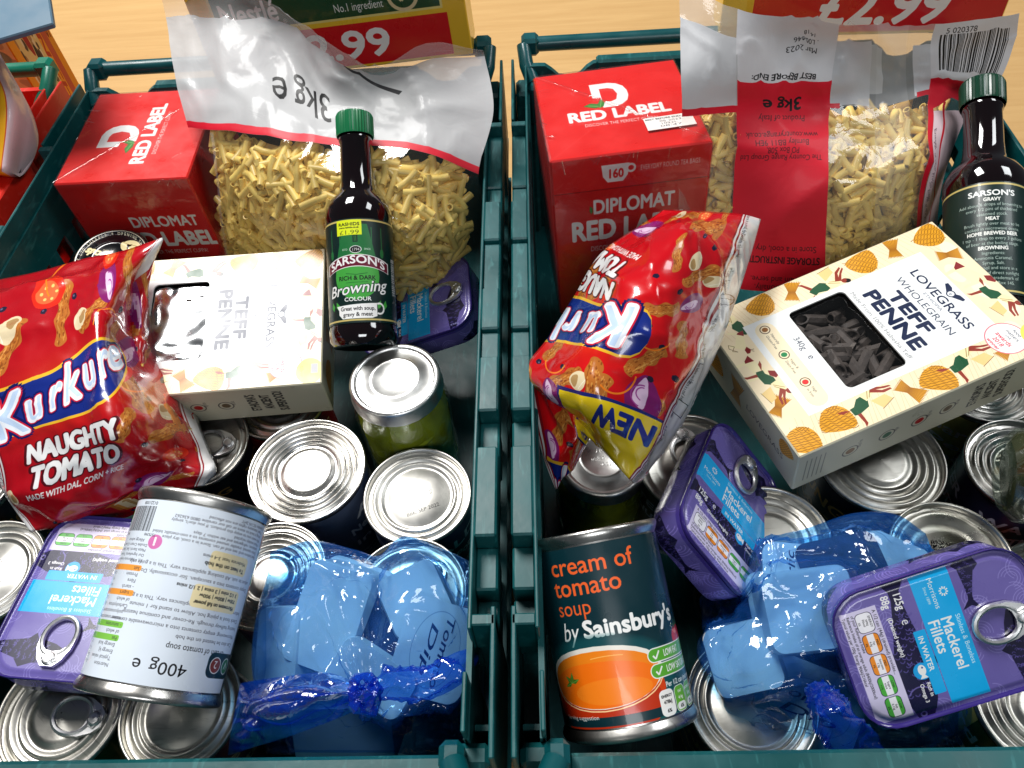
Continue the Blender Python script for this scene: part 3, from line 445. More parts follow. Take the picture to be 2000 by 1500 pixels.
def farmer(c, x, y, r, rot=0, flip=1):
    """a farm worker bending forward, printed flat in a few colours"""
    sk = (.55, .2, .14); gr = (.08, .3, .18)
    with c.push(x, y, rot, r * flip, r):
        c.poly([(-.9, .1), (-.35, .05), (-.1, .3), (-.15, .55), (-.4, .6), (-.75, .45)], gr); c.poly([(-.9, .1), (-.75, .45), (-.95, .5), (-1.05, .2)], gr)
        c.poly([(-.2, .25), (.35, .3), (.42, .55), (.1, .68), (-.2, .58)], (.93, .87, .68)); c.line([(-.1, .3), (.3, .6)], .03, (.6, .5, .3)); c.line([(0, .28), (.36, .5)], .03, (.6, .5, .3))
        c.poly([(.3, .45), (.75, .1), (.98, -.02), (.96, .07), (.7, .25), (.42, .55)], sk); c.poly([(.2, .4), (.55, 0), (.9, -.12), (.9, -.03), (.6, .12), (.35, .5)], sk)
        c.ell(.55, .62, .15, .13, sk, rot=20); c.ell(.62, .68, .16, .12, (.08, .06, .06), rot=30); c.ell(.53, .6, .11, .1, sk)
        c.poly([(-.95, .15), (-.8, .1), (-1.0, -.35), (-1.2, -.42), (-1.08, -.25)], sk); c.poly([(-1.0, .48), (-.9, .42), (-1.3, .55), (-1.42, .75), (-1.22, .68)], sk)
        c.poly([(-.1, .15), (.5, -.05), (.55, -.4), (-.05, -.4)], (.9, .78, .52)); c.line([(-.1, -.4), (.6, -.4)], .02, (.4, .3, .2))
def cow(c, x, y, r, rot=0):
    with c.push(x, y, rot, r):
        c.poly([(-.8, .3), (-.1, .4), (.35, .5), (.55, .75), (.8, .7), (.85, .55), (.6, .4), (.5, .0), (.4, -.5), (.3, -.5), (.3, -.1), (-.45, -.1), (-.5, -.55), (-.62, -.55), (-.62, 0)], (.93, .88, .7))
        c.poly([(.35, .5), (.55, .75), (.8, .7), (.85, .55), (.6, .4)], (.5, .12, .12)); c.poly([(-.8, .3), (-.4, .35), (-.5, -.05), (-.62, 0)], (.5, .12, .14)); c.line([(.55, .75), (.5, .9)], .03, (.2, .1, .1)); c.line([(.62, .77), (.66, .92)], .03, (.2, .1, .1))
def penne_print():
    # atlas 125 x 285: top 125x185 at y 0; side strips 45 wide above: 'side' (185 long) laid along x scaled into 125 x 45 at y 190; end 125x45 at y 238
    c = Cv(125, 285, 7, (.93, .86, .72)); cr = (.93, .87, .74)
    for k in range(60): c.line([(0, k * 3.2), (22 + 8 * math.sin(k), k * 3.2 + 6)], .25, (.78, .62, .42), .5); c.line([(125, k * 3.2), (104 + 6 * math.sin(k * 2), k * 3.2 + 6)], .25, (.78, .62, .42), .5)
    for k in range(7): c.ell(10 + k * 19, 172 + 6 * math.sin(k * 2.1), 9, 5, (.95, .9, .79))
    stack(c, 116, 8, 12, 60, 1); stack(c, 112, 34, 12, 75, 2); sheaf(c, 88, 8, 9, 40); farmer(c, 111, 62, 16, 112); cow(c, 56, 9, 15, 8); farmer(c, 74, 10, 15, 12); stack(c, 114, 104, 12, 60, 3); sheaf(c, 113, 84, 10, -60); farmer(c, 112, 132, 16, 110); sheaf(c, 115, 152, 9, 20)
    farmer(c, 14, 12, 15, 20, -1); cow(c, 30, 12, 12, -30); stack(c, 10, 42, 11, -70, 4); sheaf(c, 10, 66, 10, 60); farmer(c, 10, 92, 16, -80, -1); stack(c, 10, 122, 12, -80, 5); sheaf(c, 10, 146, 10, 70); stack(c, 11, 174, 12, -60, 6); cow(c, 54, 171, 17, 10); farmer(c, 82, 172, 15, 15); sheaf(c, 32, 173, 9, -20)
    c.line([(30, 5), (33, 8), (36, 5), (38, 8), (33, 4), (30, 5)], .4, (.5, .4, .25))
    c.rect(21, 21, 81, 139, (.9, .91, .9)); c.rect(24, 26, 75, 14, (.93, .87, .74), r=7)
    c.rect(25.4, 53.4, 70.2, 42.2, (.08, .09, .1), r=4)
    for x, l1, l2, cc in ((30, "Naturally", "Gluten-Free", (.55, .35, .15)), (54, "Vegan &", "Dairy-Free", (.15, .5, .3)), (79, "High", "in Iron", (.85, .15, .15))):
        c.ell(x, 33, 3.6, 3.6, (.25, .15, .1)); c.ell(x, 33, 3, 3, (.93, .87, .74)); c.ell(x, 33, 1.9, 2.1, cc); c.text(l1, x + 5, 34, 2.6, (.3, .3, .3)); c.text(l2, x + 5, 30.6, 2.6, (.3, .3, .3))
    c.text("340g", 45, 45, 6, (.2, .22, .3)); c.text("e", 62, 45, 7, (.2, .22, .3))
    nv = (.08, .13, .26)
    c.text("PENNE", 61.5, 105, 14, nv, 'C', .05, width=55); c.text("TEFF", 61.5, 118, 13, nv, 'C', .05, width=38); c.text("Made From 100% Habesha Teff", 61.5, 98.5, 4, (.5, .5, .52), 'C', width=64)
    c.text("WHOLEGRAIN", 61.5, 131, 7, (.25, .28, .36), 'C', -.004, width=56); c.text("LOVEGRASS", 61.5, 142.5, 9, nv, 'C', .012, width=58); c.text("ETHIOPIA", 61.5, 138.4, 3.2, (.4, .42, .5), 'C', width=18)
    with c.push(61.5, 153.5):
        c.poly([(0, -3.4), (-9, 2), (-8.5, 4), (-4, 3.6), (0, .6), (4, 3.6), (8.5, 4), (9, 2)], nv); c.ell(0, -.4, 3, 3, nv); c.ell(0, -.4, 2.2, 2.2, (.9, .91, .9)); c.text("e", 0, -1.6, 3.6, nv, 'C')
    c.ell(107, 158, 12.5, 12.5, (.9, .45, .5)); c.ell(107, 158, 11.8, 11.8, (.95, .94, .92))
    for t, y, s, cc in (("food", 165, 3.4, nv), ("matters", 161.6, 3.4, nv), ("LIVE", 158.8, 2.2, nv), ("awards", 155, 4.4, (.85, .2, .3)), ("2018", 151, 4, (.85, .2, .3)), ("winner", 147.6, 3.6, (.85, .2, .3))): c.text(t, 107, y, s, cc, 'C', .01)
    c.ell(114, 176, 11, 10, (.93, .85, .35)); c.rect(108, 177, 8, 5, (.6, .6, .62)); c.text("silver", 114, 169, 4.4, (.5, .42, .1), 'C')
    sd = (.8, .78, .68); c.rect(0, 187, 125, 98, sd)
    with c.push(0, 190):
        for i, (t, x) in enumerate((("Gluten Free", 26), ("Vegan", 44), ("High Iron", 60), ("No Salt", 74))): c.ell(x, 22, 4, 6, (.3, .28, .26)); c.ell(x, 22, 3.4, 5.2, sd); c.ell(x, 22, 2.2, 3.4, ((.5, .35, .2), (.2, .4, .28), (.72, .1, .1), (.4, .32, .2))[i]); c.text(t, x + 5, 22, 3, (.35, .33, .3), rot=90, sx=.7)
        with c.push(118, 8, 90): c.text("ETHIOPIA'S", 15, 28, 6.6, (.16, .15, .14), 'C', .03, sx=.8); c.text("ANCIENT", 15, 21, 6.6, (.16, .15, .14), 'C', .03, sx=.8); c.text("SUPERFOOD!", 15, 14, 6.6, (.16, .15, .14), 'C', .03, sx=.8)
        for k in range(5): c.line([(4 + k * 2.2, 8), (4 + k * 2.2, 36)], .5, (.45, .43, .38), .8)
    with c.push(0, 238): stack(c, 20, 20, 14, 10, 8); sheaf(c, 52, 20, 15); c.text("LOVEGRASS", 88, 18, 8, (.3, .28, .25), 'C', width=46); stack(c, 112, 34, 9, 40, 9)
    return c.image("penne_box_print")
def stick(c, x, y, L, w, rot, seed, cols=((.72, .42, .16), (.85, .6, .28), (.5, .24, .07))):
    rn = random.Random(seed)
    with c.push(x, y, rot, L):
        k = w / L; P = [(-.5 + i / 10, k * (.42 + .12 * math.sin(i * 1.7 + seed))) for i in range(11)]; Q = [(-.5 + i / 10, -k * (.42 + .12 * math.sin(i * 1.3 + seed * 2))) for i in range(10, -1, -1)]
        c.blob([(-.56, 0)] + P + [(.56, 0)] + Q, cols[0])
        c.blob([(-.45, .12 * k), (0, .3 * k), (.45, .14 * k), (0, .2 * k)], (.93, .72, .42), .6); c.blob([(-.5, -.2 * k), (0, -.42 * k), (.5, -.24 * k), (0, -.3 * k)], cols[2], .55)
        for _ in range(110):
            a, b = rn.uniform(-.48, .48), rn.uniform(-.36, .36) * k * .9; c.ell(a, b, rn.uniform(.015, .05), rn.uniform(.008, .02), rn.choice(cols), .75, n=7)
def snack_print(name, ox=0, ks=1., new=False, rot=8):
    W, H = 160, 220; c = Cv(W, H, 5, (.8, .04, .08) if new else (.68, .02, .085)); a = c.a  # the left packet's dimmer lighting is put into its darker red and orange
    yy = np.linspace(0, 1, c.h)[:, None]; xx = np.linspace(0, 1, c.w)[None]
    g = np.exp(-((yy - .61) / .1) ** 2) * np.clip(1.15 - np.abs(xx - .41 - ox / 160) * 2.1, 0, 1)
    a[:, :, :3] = a[:, :, :3] * (1 - g[:, :, None]) + np.array((.95, .4, .07) if new else (.8, .24, .06), np.float32) * g[:, :, None]
    g2 = np.clip((yy - .45) * -2.2, 0, .35) * np.ones_like(xx); a[:, :, :3] = a[:, :, :3] * (1 - g2[:, :, None]) + np.array((.62, .03, .1), np.float32) * g2[:, :, None]
    def onion(x, y, r, rot):
        with c.push(x, y, rot, r): c.blob([(-1, 0), (-.7, .6), (0, .85), (.7, .5), (1.2, 0), (.7, -.5), (0, -.8), (-.7, -.6)], (.5, .1, .4)); c.blob([(-.6, -.1), (-.2, .5), (.6, .3), (1.1, 0), (.5, -.2)], (.88, .75, .86)); c.arc(.1, 0, .5, 0, 160, .06, (.6, .25, .55)); c.arc(.2, 0, .3, 0, 160, .05, (.6, .25, .55))
    def garlic(x, y, r, rot):
        with c.push(x, y, rot, r): c.blob([(-1, -.2), (-.5, .7), (.3, .95), (1, .3), (.9, -.4), (.1, -.75), (-.6, -.6)], (.9, .83, .68)); c.blob([(-.2, -.4), (.5, .7), (.9, .1), (.6, -.45)], (.7, .56, .36)); c.line([(-.8, 0), (.2, .7)], .05, (.98, .95, .88))
    def tom(x, y, r, s): c.ell(x, y, r, r * .8, (.86, .16, .08), wob=.03, seed=s); c.ell(x - r * .1, y, r * .7, r * .5, (.95, .4, .22)); [c.ell(x + r * .45 * math.cos(k), y + r * .32 * math.sin(k), r * .1, r * .07, (.98, .78, .45)) for k in range(0, 6)]
    for x, y, L, w, r, s in ((62, 186, 40, 13, 85, 1), (95, 180, 34, 12, 40, 2), (24, 176, 34, 12, 60, 3), (122, 120, 36, 13, 100, 4), (136, 86, 30, 11, 20, 5), (108, 96, 26, 10, 60, 8), (30, 16, 24, 10, 100, 6), (80, 14, 34, 12, 10, 7), (134, 30, 26, 9, -20, 9), (100, 20, 26, 9, 40, 12), (132, 190, 34, 12, 120, 13), (118, 160, 26, 10, 70, 14)): stick(c, x, y, L, w, r, s)
    for p in ((82, 176, 9, 20), (24, 188, 10, 60), (140, 100, 8, 120), (96, 14, 8, 30), (14, 62, 8, 0)): garlic(*p)
    for p in ((120, 36, 14, 20), (128, 146, 13, 200), (104, 196, 12, 300), (146, 170, 10, 80)): onion(*p)
    for p in ((50, 204, 13, 1), (136, 64, 9, 2), (118, 134, 8, 3), (60, 12, 9, 4), (104, 210, 9, 5)): tom(*p)
    for x, y in ((46, 192), (72, 196), (100, 172), (130, 112), (118, 78), (112, 44), (92, 26), (146, 122), (140, 54), (20, 206), (126, 176), (40, 30)): c.ell(x, y, 2.4, 2.1, (.12, .1, .2), wob=.08, seed=x); c.ell(x - .5, y + .6, .8, .7, (.4, .38, .5))
    for x, y, r in ((110, 168, 20), (126, 130, 130), (60, 208, 60)): c.arc(x, y, 12, r, r + 150, 1.2, (.95, .5, .12))
    if new:
        for x, y, L, w, r, s in ((40, 140, 34, 13, 60, 21), (22, 112, 26, 10, 110, 22), (48, 96, 30, 12, 20, 23), (70, 176, 40, 14, 95, 24), (26, 60, 34, 12, 40, 25), (60, 50, 30, 11, 130, 26), (46, 22, 44, 15, 10, 27)): stick(c, x, y, L, w, r, s)
        onion(30, 168, 18, 280); onion(24, 84, 10, 40); tom(60, 120, 9, 31); garlic(36, 50, 9, 70)
        for x, y in ((30, 150), (52, 112), (34, 124), (66, 72), (40, 78), (16, 140), (24, 34)): c.ell(x, y, 2.6, 2.3, (.12, .1, .2), wob=.08, seed=x)
        c.arc(44, 116, 14, 20, 170, 1.4, (.95, .5, .12)); c.arc(56, 160, 16, 60, 200, 1.4, (.95, .5, .12))
    with c.push(66 + ox, 136, rot, ks):                                  # the swoosh and the logo
        band = lambda k: [(-70, -16 - k), (-40, -12 - k), (-5, -21 - k), (25, -24 - k), (50, -15 - k), (62 + k, 2), (52, 16 + k), (30, 20 + k), (0, 15 + k), (-30, 17 + k), (-70, 24 + k)]
        c.blob(band(2.2), (.93, .72, .18)); c.blob(band(0), (.08, .16, .5))
        with c.push(0, 0, 0, 1):
            lt = [("K", -60, -16, 46), ("u", -36.5, -9, 34), ("r", -17, -9, 34), ("k", -4.5, -11, 38), ("u", 14, -8, 34), ("r", 33, -6, 34), ("e", 44, -5, 32)]
            for b_, cc in ((.11, (.05, .08, .35)), (.07, (.8, .1, .2)), (.045, (.93, .95, .98))):
                for ch, x, y, s in lt: c.text(ch, x, y, s, cc, bold=b_, shear=.18, sx=.78)
            for ch, x, y, s in lt: c.text(ch, x + .8, y + .8, s, (.72, .82, .95), bold=-.012, shear=.18, sx=.78, a=.8)
    c.push(ox, 0)
    for b_, cc in ((.1, (.3, .02, .06)), (.05, (.93, .93, .93))):
        c.text("NAUGHTY", 66, 88, 21, cc, 'C', b_, width=74 if b_ < .06 else 76.5); c.text("TOMATO", 66, 69, 21, cc, 'C', b_, width=66 if b_ < .06 else 68.5)
    c.text("MADE WITH DAL, CORN + RICE", 66, 60, 6.4, WHT, 'C', .02, width=72); c.pop()
    if new: c.poly([(8, 174), (100, 186), (96, 220), (8, 220)], (.1, .15, .45)); c.poly([(8, 176.5), (98, 188.5), (98, 220), (8, 220)], (.95, .82, .1)); c.text("NEW", 40, 186, 22, (.1, .16, .5), 'C', .05, shear=.1, width=54, rot=5)
    for x0, sg in ((0, 1), (150, 1)):
        c.rect(x0, 0, 10, H, (.86, .86, .86)); c.rect(x0 + (8.6 if x0 == 0 else 0), 0, 1.4, H, (.55, .05, .1)); c.rect(x0 + (6.2 if x0 == 0 else 2.6), 0, 1, H, (.55, .05, .1))
    for i in range(16): c.text(("Store in a cool, dry place", "Guideline daily amounts", "adult's", "per 25g serving", "Best before: see front")[i % 5], 5.4, 6 + i * 13, 2.4, (.15, .15, .18), rot=90, sx=.7)
    c.ell(3.4, 76, 2.8, 4.4, BLK); c.ell(3.4, 76, 2.4, 4, (.86, .86, .86)); c.text("HALAL", 3.4, 75, 1.5, BLK, 'C'); c.rect(.8, 150, 5, 11, BLK); c.rect(1.1, 150.5, 4.4, 10, (.86, .86, .86))
    return c.image(name)
def soup_print():
    W, H = 230, 100; c = Cv(W, H, 7, (.03, .17, .2))
    # front half centred on x=57; back half centred on x=172
    yy = np.linspace(0, 1, c.h)[:, None, None]; c.a[:, :, :3] = c.a[:, :, :3] * (1 - np.clip(.45 - yy, 0, .45)) + np.array((.12, .5, .46), np.float32) * np.clip(.45 - yy, 0, .45)
    og = (.93, .38, .16); c.push(0, 3)
    c.text("cream of", 20, 82, 14.5, og, bold=.01, width=50); c.text("tomato", 20, 70, 14.5, og, bold=.01, width=40); c.text("soup", 20, 59, 12.5, og, bold=-.01, width=21)
    c.text("by", 20, 45, 15, WHT, bold=.0, shear=.25, sx=.75); c.text("Sainsbury's", 34, 46, 13.5, WHT, bold=.035, width=58)
    for k in range(8): c.ell(38, 21, 46 - k * .6, 27 - k * .5, (.08, .34, .36), .12)
    c.ell(38, 14, 36, 26, (.82, .25, .06)); c.ell(38, 8, 33, 19, (.7, .17, .05), .8); c.ell(38, 24, 36.5, 17, (.9, .88, .84)); c.ell(38, 23, 34.5, 15.4, (.93, .5, .08)); c.ell(38, 20, 33, 12.5, (.95, .44, .05)); c.ell(44, 16, 22, 7, (.96, .5, .1)); c.arc(44, 30, 18, 60, 120, .5, (.98, .7, .35), ry=5)
    c.arc(38, 22, 36.2, 180, 360, .7, (.98, .82, .6), ry=16)
    for a in (20, 80, 140, 200): 
        with c.push(20, 22, a, 6): c.poly([(0, 0), (.4, .22), (1, 0), (.4, -.22)], (.25, .48, .12)); c.line([(0, 0), (.9, 0)], .05, (.5, .7, .3))
    c.rect(-2, -2, 234, 5, (.03, .17, .2))
    for x, y, r in ((96, 36, 8), (110, 34, 9)): c.ell(x, y, r, r * .8, (.78, .08, .06)); c.ell(x - 2, y + 3, 2.4, 1.4, (.95, .5, .45)); [c.line([(x, y + 6), (x + 6 * math.cos(k), y + 7 + 3 * math.sin(k))], .8, (.2, .36, .1)) for k in range(6)]
    for y, t in ((26, "LOW FAT"), (17.5, "LOW SATURATED FAT")):
        c.rect(66, y, 60, 8, WHT, r=4); c.rect(66.6, y + .6, 60, 6.8, (.35, .65, .2), r=3.4); c.text(t, 77, y + 2.2, 5.2, WHT, bold=.02, width=14 if len(t) < 9 else 34); c.line([(69.5, y + 4), (71, y + 2), (74, y + 6)], 1, WHT)
    c.text("Per 1/2 can (microwaved)", 74, 12, 4, WHT, bold=.01, width=34)
    for i, (cc, t, v, p) in enumerate((((.93, .92, .9), "ENERGY", "478kJ", "6%"), ((.4, .68, .2), "FAT", "4.4g", "6%"), ((.4, .68, .2), "SATURATES", "0.4g", "2%"), ((.9, .5, .18), "SUGARS", "11.8g", "13%"), ((.9, .5, .18), "SALT", "0.9g", "15%"))):
        x = 68 + i * 10.6; c.rect(x, -3, 10, 14, WHT, r=3); c.rect(x + .4, -2.6, 9.2, 13.2, cc, r=2.7); tc_ = BLK if i == 0 else WHT; c.text(t, x + 5, 7, 2, tc_, 'C', .02); c.text(v, x + 5, 3.6, 2.6, tc_, 'C', .02); c.rect(x + 1, -2, 8, 4, WHT, r=2); c.text(p, x + 5, -1, 2.6, BLK, 'C', .02)
    c.text("Serving suggestion", 10, 2, 3.2, WHT)
    c.pop()
    # white back
    bw = (.85, .885, .93); c.rect(120, 0, 106, 100, bw); c.rect(119, 0, 1.2, 100, (.8, .8, .82))
    c.text("400g", 152, 87, 9.5, BLK, width=19); c.text("e", 175, 87, 10, BLK); c.text("Cream of tomato soup", 130, 77, 4.8, BLK, width=36)
    g = (.25, .25, .28)
    c.rect(117, 78, 24, 14, (.05, .17, .2), r=4); c.ell(124, 85, 4.6, 4.6, WHT); c.ell(124, 85, 4.1, 4.1, (.1, .42, .25)); c.text("V", 124, 82.6, 6, WHT, 'C'); c.ell(134.5, 85, 4.6, 4.6, WHT); c.ell(134.5, 85, 4.1, 4.1, (.5, .2, .14)); c.text("2", 134.5, 82.6, 6, WHT, 'C')
    c.para(["Can also be heated on the hob", "Microwaving: empty contents into a microwaveable container", "heating halfway through. Re-cover and continue heating", "Check food is piping hot. Allow to stand for 1 minute", "before serving. All cooking appliances vary. This is a guide only"], 124, 72, 3.1, g, lead=1.45)
    c.rect(131, 43, 30, 13, (.92, .86, .68), r=2.5); c.text("Microwave on full power", 133, 52, 3.2, BLK, bold=.02, width=26); c.para(["700w | 800w | 900w", "3 1/2 mins | 3 mins | 2 1/2 mins"], 133, 48, 2.9, BLK, bold=.015, lead=1.2)
    c.para(["Empty contents into a saucepan. Stir occasionally. Do not boil or overheat as", "adjust to suit. All cooking appliances vary. This is a guide only"], 124, 40, 3.1, g, lead=1.4)
    c.rect(131, 23, 26, 11, (.92, .86, .68), r=2.5); c.text("To heat on the hob", 133, 30, 3.3, BLK, bold=.02); c.text("Moderate heat 3-4 mins", 133, 26, 2.9, BLK, bold=.01)
    c.para(["Best before end: see end of can. Store in a cool, dry place", "Once opened, transfer unused contents to a non-metallic lidded", "container, refrigerate and eat within 7 days", "Metal widely recycled", "We want you to enjoy this product. If you don't, simply", "bring it back to store or call our careline 0800 636262", "Your statutory rights are not affected", "London EC1N 2HT"], 124, 20, 2.6, g, lead=1.0)
    X = 192
    for i, (a_, cc) in enumerate((("Nutrition", None), ("Typical values", None), ("Energy kJ", None), ("Energy kcal", None), ("Fat", (.5, .76, .3)), ("of which", None), ("- saturates", (.5, .76, .3)), ("- mono unsaturates", None), ("- polyunsaturates", None), ("Carbohydrate", None), ("of which", None), ("- sugars", (.95, .62, .25)), ("- starch", None), ("Fibre", None), ("Protein", None), ("Salt", (.95, .62, .25)))):
        y = 92 - i * 3.5
        if cc: c.rect(X - 1, y - .9, 33, 3.3, cc, r=1)
        c.text(a_, X, y, 2.9, g); c.text("%.1fg" % (.3 + (i * 37 % 50) / 7), X + 20, y, 2.4, g); c.text("%d%%" % (i * 3 % 17), X + 28, y, 2.4, g)
    c.para(["R.I. = Reference Intakes of an adult", "Our Ingredients: Tomato (78%), Water,", "Maize Starch, Salt, Skimmed Milk,", "Double Cream (Cows' Milk), Herbs"], X, 35, 2.4, g, lead=1.2); c.ell(X - 4, 24.5, 4.2, 4.2, (.82, .45, .68)); c.text("i", X - 4, 22, 7, WHT, 'C', .05); c.text("Allergy advice", X + 3, 23.5, 2.6, g)
    c.bars(X + 2, 4, 22, 15, seed=5); c.text("01221008", X + 2, 1.2, 2.8, BLK); c.text("7575390", X - 3, 20, 2.2, BLK); c.text("06:18", X + 20, 20, 2.2, BLK); c.rect(X + 26, 6, 3, 10, (.35, .65, .2))
    return c.image("soup_label_print")
def bottle_print():
    # wraps round: front centred on x=40, back centred on x=118 (157 round, 72 high)
    c = Cv(157, 72, 8, (.03, .14, .13)); gd = (.78, .7, .42); lg = (.25, .62, .24)
    c.rect(0, 70, 157, 1.2, gd); c.rect(0, 1.4, 157, 1.2, gd)
    with c.push(40, 0):
        c.poly([(-9, 68), (9, 68), (16, 40), (-16, 40)], (.12, .42, .22)); c.ell(0, 32, 17, 16, lg)
        for x in (-20, -12, 12, 20): c.line([(x, 66), (x, 50)], .7, (.12, .42, .22)); c.ell(x, 48, 1.6, 3.2, (.12, .42, .22))
        c.line([(0, 66), (0, 60)], .8, (.03, .14, .13)); c.rect(-1.8, 55.5, 3.6, 5, (.03, .14, .13)); c.line([(-.6, 56), (-.6, 60)], .3, lg); c.line([(.6, 56), (.6, 60)], .3, lg)
        c.ell(0, 50.4, 4.4, 2.6, WHT); c.ell(0, 50.4, 3.9, 2.2, BLK); c.text("1794", 0, 49.4, 2.8, WHT, 'C'); c.text("ESTD", -8, 50, 1.8, WHT, 'C'); c.text("SINCE", 8.5, 50, 1.8, WHT, 'C')
        P = [(-25, 36.5)] + [(-25 + 50 * i / 12, 41 + 5.6 * (1 - ((i - 6) / 6) ** 2)) for i in range(13)] + [(25, 36.5)] + [(25 - 50 * i / 12, 34.5 + 4.6 * (1 - ((i - 6) / 6) ** 2)) for i in range(13)]
        c.poly([(x * 1.03, y + (.5 if i < 14 else -.5)) for i, (x, y) in enumerate(P)], WHT); c.poly(P, (.4, .05, .16)); c.text("SARSON'S", 0, 36.6, 7.6, WHT, 'C', .03, width=44, arch=4.4)
        c.text("RICH & DARK", 0, 29.4, 4.2, BLK, 'C', .02, width=28)
        for i, (ch, b_) in enumerate((("Browning", .05), ("Browning", .01))): c.text(ch, 0, 20.4, 11, ((.03, .14, .13), WHT)[i], 'C', b_, .3, width=48 if i else 50, rot=5)
        c.text("COLOUR", 0, 15, 3.8, WHT, 'C', .02, width=20); c.line([(-8, 34), (0, 33), (8, 34)], .4, (.03, .3, .12)); c.line([(-8, 27.6), (8, 27.8)], .3, (.03, .3, .12))
        for x, r in ((-16, 110), (16, 70), (-21, 100), (21, 80)): 
            with c.push(x, 12, r, 3): c.poly([(-1, 0), (0, .6), (1.2, 0), (0, -.6)], lg)
        c.poly([(-17, 12), (14, 13.4), (14, 4.4), (10, 3), (-12, 3), (-15, 6), (-15, 9)], WHT); c.arc(16, 9.6, 3.6, -120, 120, 1.3, WHT)
        c.text("Great with soup,", -.5, 8.6, 3.8, BLK, 'C', .015, width=26); c.text("gravy & meat", -.5, 4.6, 3.8, BLK, 'C', .015, width=22)
        c.rect(-14, 60.5, 19, 10.5, (.85, .9, .12)); c.text("RASHIDS", -4.5, 67, 3.1, BLK, 'C', .02, width=16); c.text("www.rashids.co.uk", -4.5, 65.2, 1.7, BLK, 'C', .02, width=15); c.text("£1.99", -4.5, 61, 4.2, (.35, .38, .1), 'C', -.01, width=15)
        c.bars(30, 20, 6, 26, (.8, .8, .8), True)
    with c.push(110, 0):
        c.text("SARSON'S", 0, 63, 5, WHT, 'C', .035, width=27)
        y = 59.4
        for t, b_ in (("GRAVY", 1), ("Add about 6 drops of browning to", 0), ("every 1/2 pint of thickened", 0), ("seasoned stock.", 0), ("MEAT", 1), ("Brush lightly over meat to be", 0), ("cooked in microwave ovens.", 0), ("HOME BREWED BEER", 1), ("1 tsp - 1 tbsp to every 3 gallons", 0), ("of beer at the boiling stage.", 0), ("BROWNING", 1), ("Ingredients:", 0), ("Ammonia Caramel,", 0), ("Syrup, Salt.", 0), ("Keep cool and store in a", 0), ("place out of direct sunlight", 0), ("Sarson's is a trademark of", 0), ("Mizkan, PO Box 145.", 0)):
            c.text(t, 0, y, 3.2 if b_ else 2.9, (.9, .9, .88) if b_ else (.7, .76, .72), 'C', .04 if b_ else .0, sx=.95); y -= 3.15
    with c.push(150, 0): c.text("Br", -6, 20, 14, (.8, .82, .78), bold=.0, shear=.3); c.text("SARS", -6, 38, 7, WHT, bold=.03)
    return c.image("bottle_label_print")
def pasta_front():
    c = Cv(300, 300, 4, (.88, .88, .88), 0.); 
    c.rect(0, 266, 300, 34, (.85, .85, .85), .22); c.rect(0, 182, 300, 84, (.68, .68, .685), .88); c.rect(0, 177, 300, 6.4, (.8, .05, .16)); c.poly([(165, 266), (172, 266), (215, 236), (212, 232)], (.15, .15, .16))
    with c.push(127, 207, 180): c.text("3kg", -30, -9, 29, BLK, bold=.006, width=38); c.text("e", 14, -9, 31, BLK, width=16)
    c.line([(30, 0), (30, 175)], 4, (.95, .95, .95), .12); return c.image("pasta_bag_front_print")
def pasta_back():
    c = Cv(300, 300, 4, (.88, .88, .88), 0.); rd = (.83, .07, .17); gy = (.76, .76, .77); c.rect(0, 196, 300, 104, (.85, .85, .85), .3); c.rect(0, 0, 300, 196, (.9, .88, .8), .06)
    c.rect(0, 198, 51, 80, gy); c.rect(0, 193, 51, 7, rd); c.rect(139, 198, 34, 80, gy, .9); c.rect(139, 194, 10, 6, rd); c.rect(173, 212, 10, 60, (.85, .85, .85), .45); c.rect(178, 0, 26, 300, (.95, .95, .95), .1)
    c.rect(210, 198, 18, 80, gy); c.rect(212, 196, 13, 6, rd); c.rect(51, 226, 89, 74, (.82, .81, .82)); c.rect(51, 0, 89, 228, rd)
    c.rect(225, 208, 75, 92, (.82, .81, .82)); c.poly([(225, 222), (262, 222), (300, 214), (300, 196), (262, 196), (232, 186), (225, 0), (219, 0)], rd); c.poly([(232, 184), (300, 190), (300, 0), (228, 0)], (.9, .8, .82)); c.poly([(248, 192), (252, 192), (262, 100), (256, 0), (252, 0), (257, 100)], rd)
    for i in range(17): c.text(("Energy", "Fat", "of which", "Carbohydrate", "Protein", "Salt")[i % 6], 234, 170 - i * 10, 6, (.3, .2, .25), rot=-70)
    c.bars(232, 236, 62, 52, seed=11); c.text("5 020378", 236, 289, 8, BLK, sx=.9); c.rect(51, 200, 1, 60, (.7, .7, .7))
    with c.push(95, 0, 180):
        def t(s, y, z, **k): c.text(s, 0, -y, z, k.pop('col', BLK), 'C', **k)
        t("BEST BEFORE END:", 237, 9, bold=.02, width=58); c.text("Mar 2023", -27, -268, 9, BLK, width=30); c.text(". L00846", -27, -277, 7.5, BLK, width=24); c.text("14:18", -24, -284, 5.5, BLK)
        t("3kg e", 208, 20, bold=.02, width=38); dk = (.22, .03, .07)
        t("Product of Italy", 190, 9, width=46, col=dk); t("www.countryrange.co.uk", 172, 9, width=70, col=dk); t("Burnley BB11 9EH", 164, 9, width=52, col=dk); t("PO Box 508,", 156, 9, width=32, col=dk); t("The Country Range Group Ltd", 148, 9, width=78, col=dk)
        t("Store in a cool, dry place", 48, 9, width=74, col=dk); t("STORAGE INSTRUCTIONS", 37, 10, bold=.02, width=80, col=dk); t("drain and serve.", 16, 9, width=48, col=dk); t("occasionally.", 7, 9, width=40, col=dk)
    return c.image("pasta_bag_back_print")
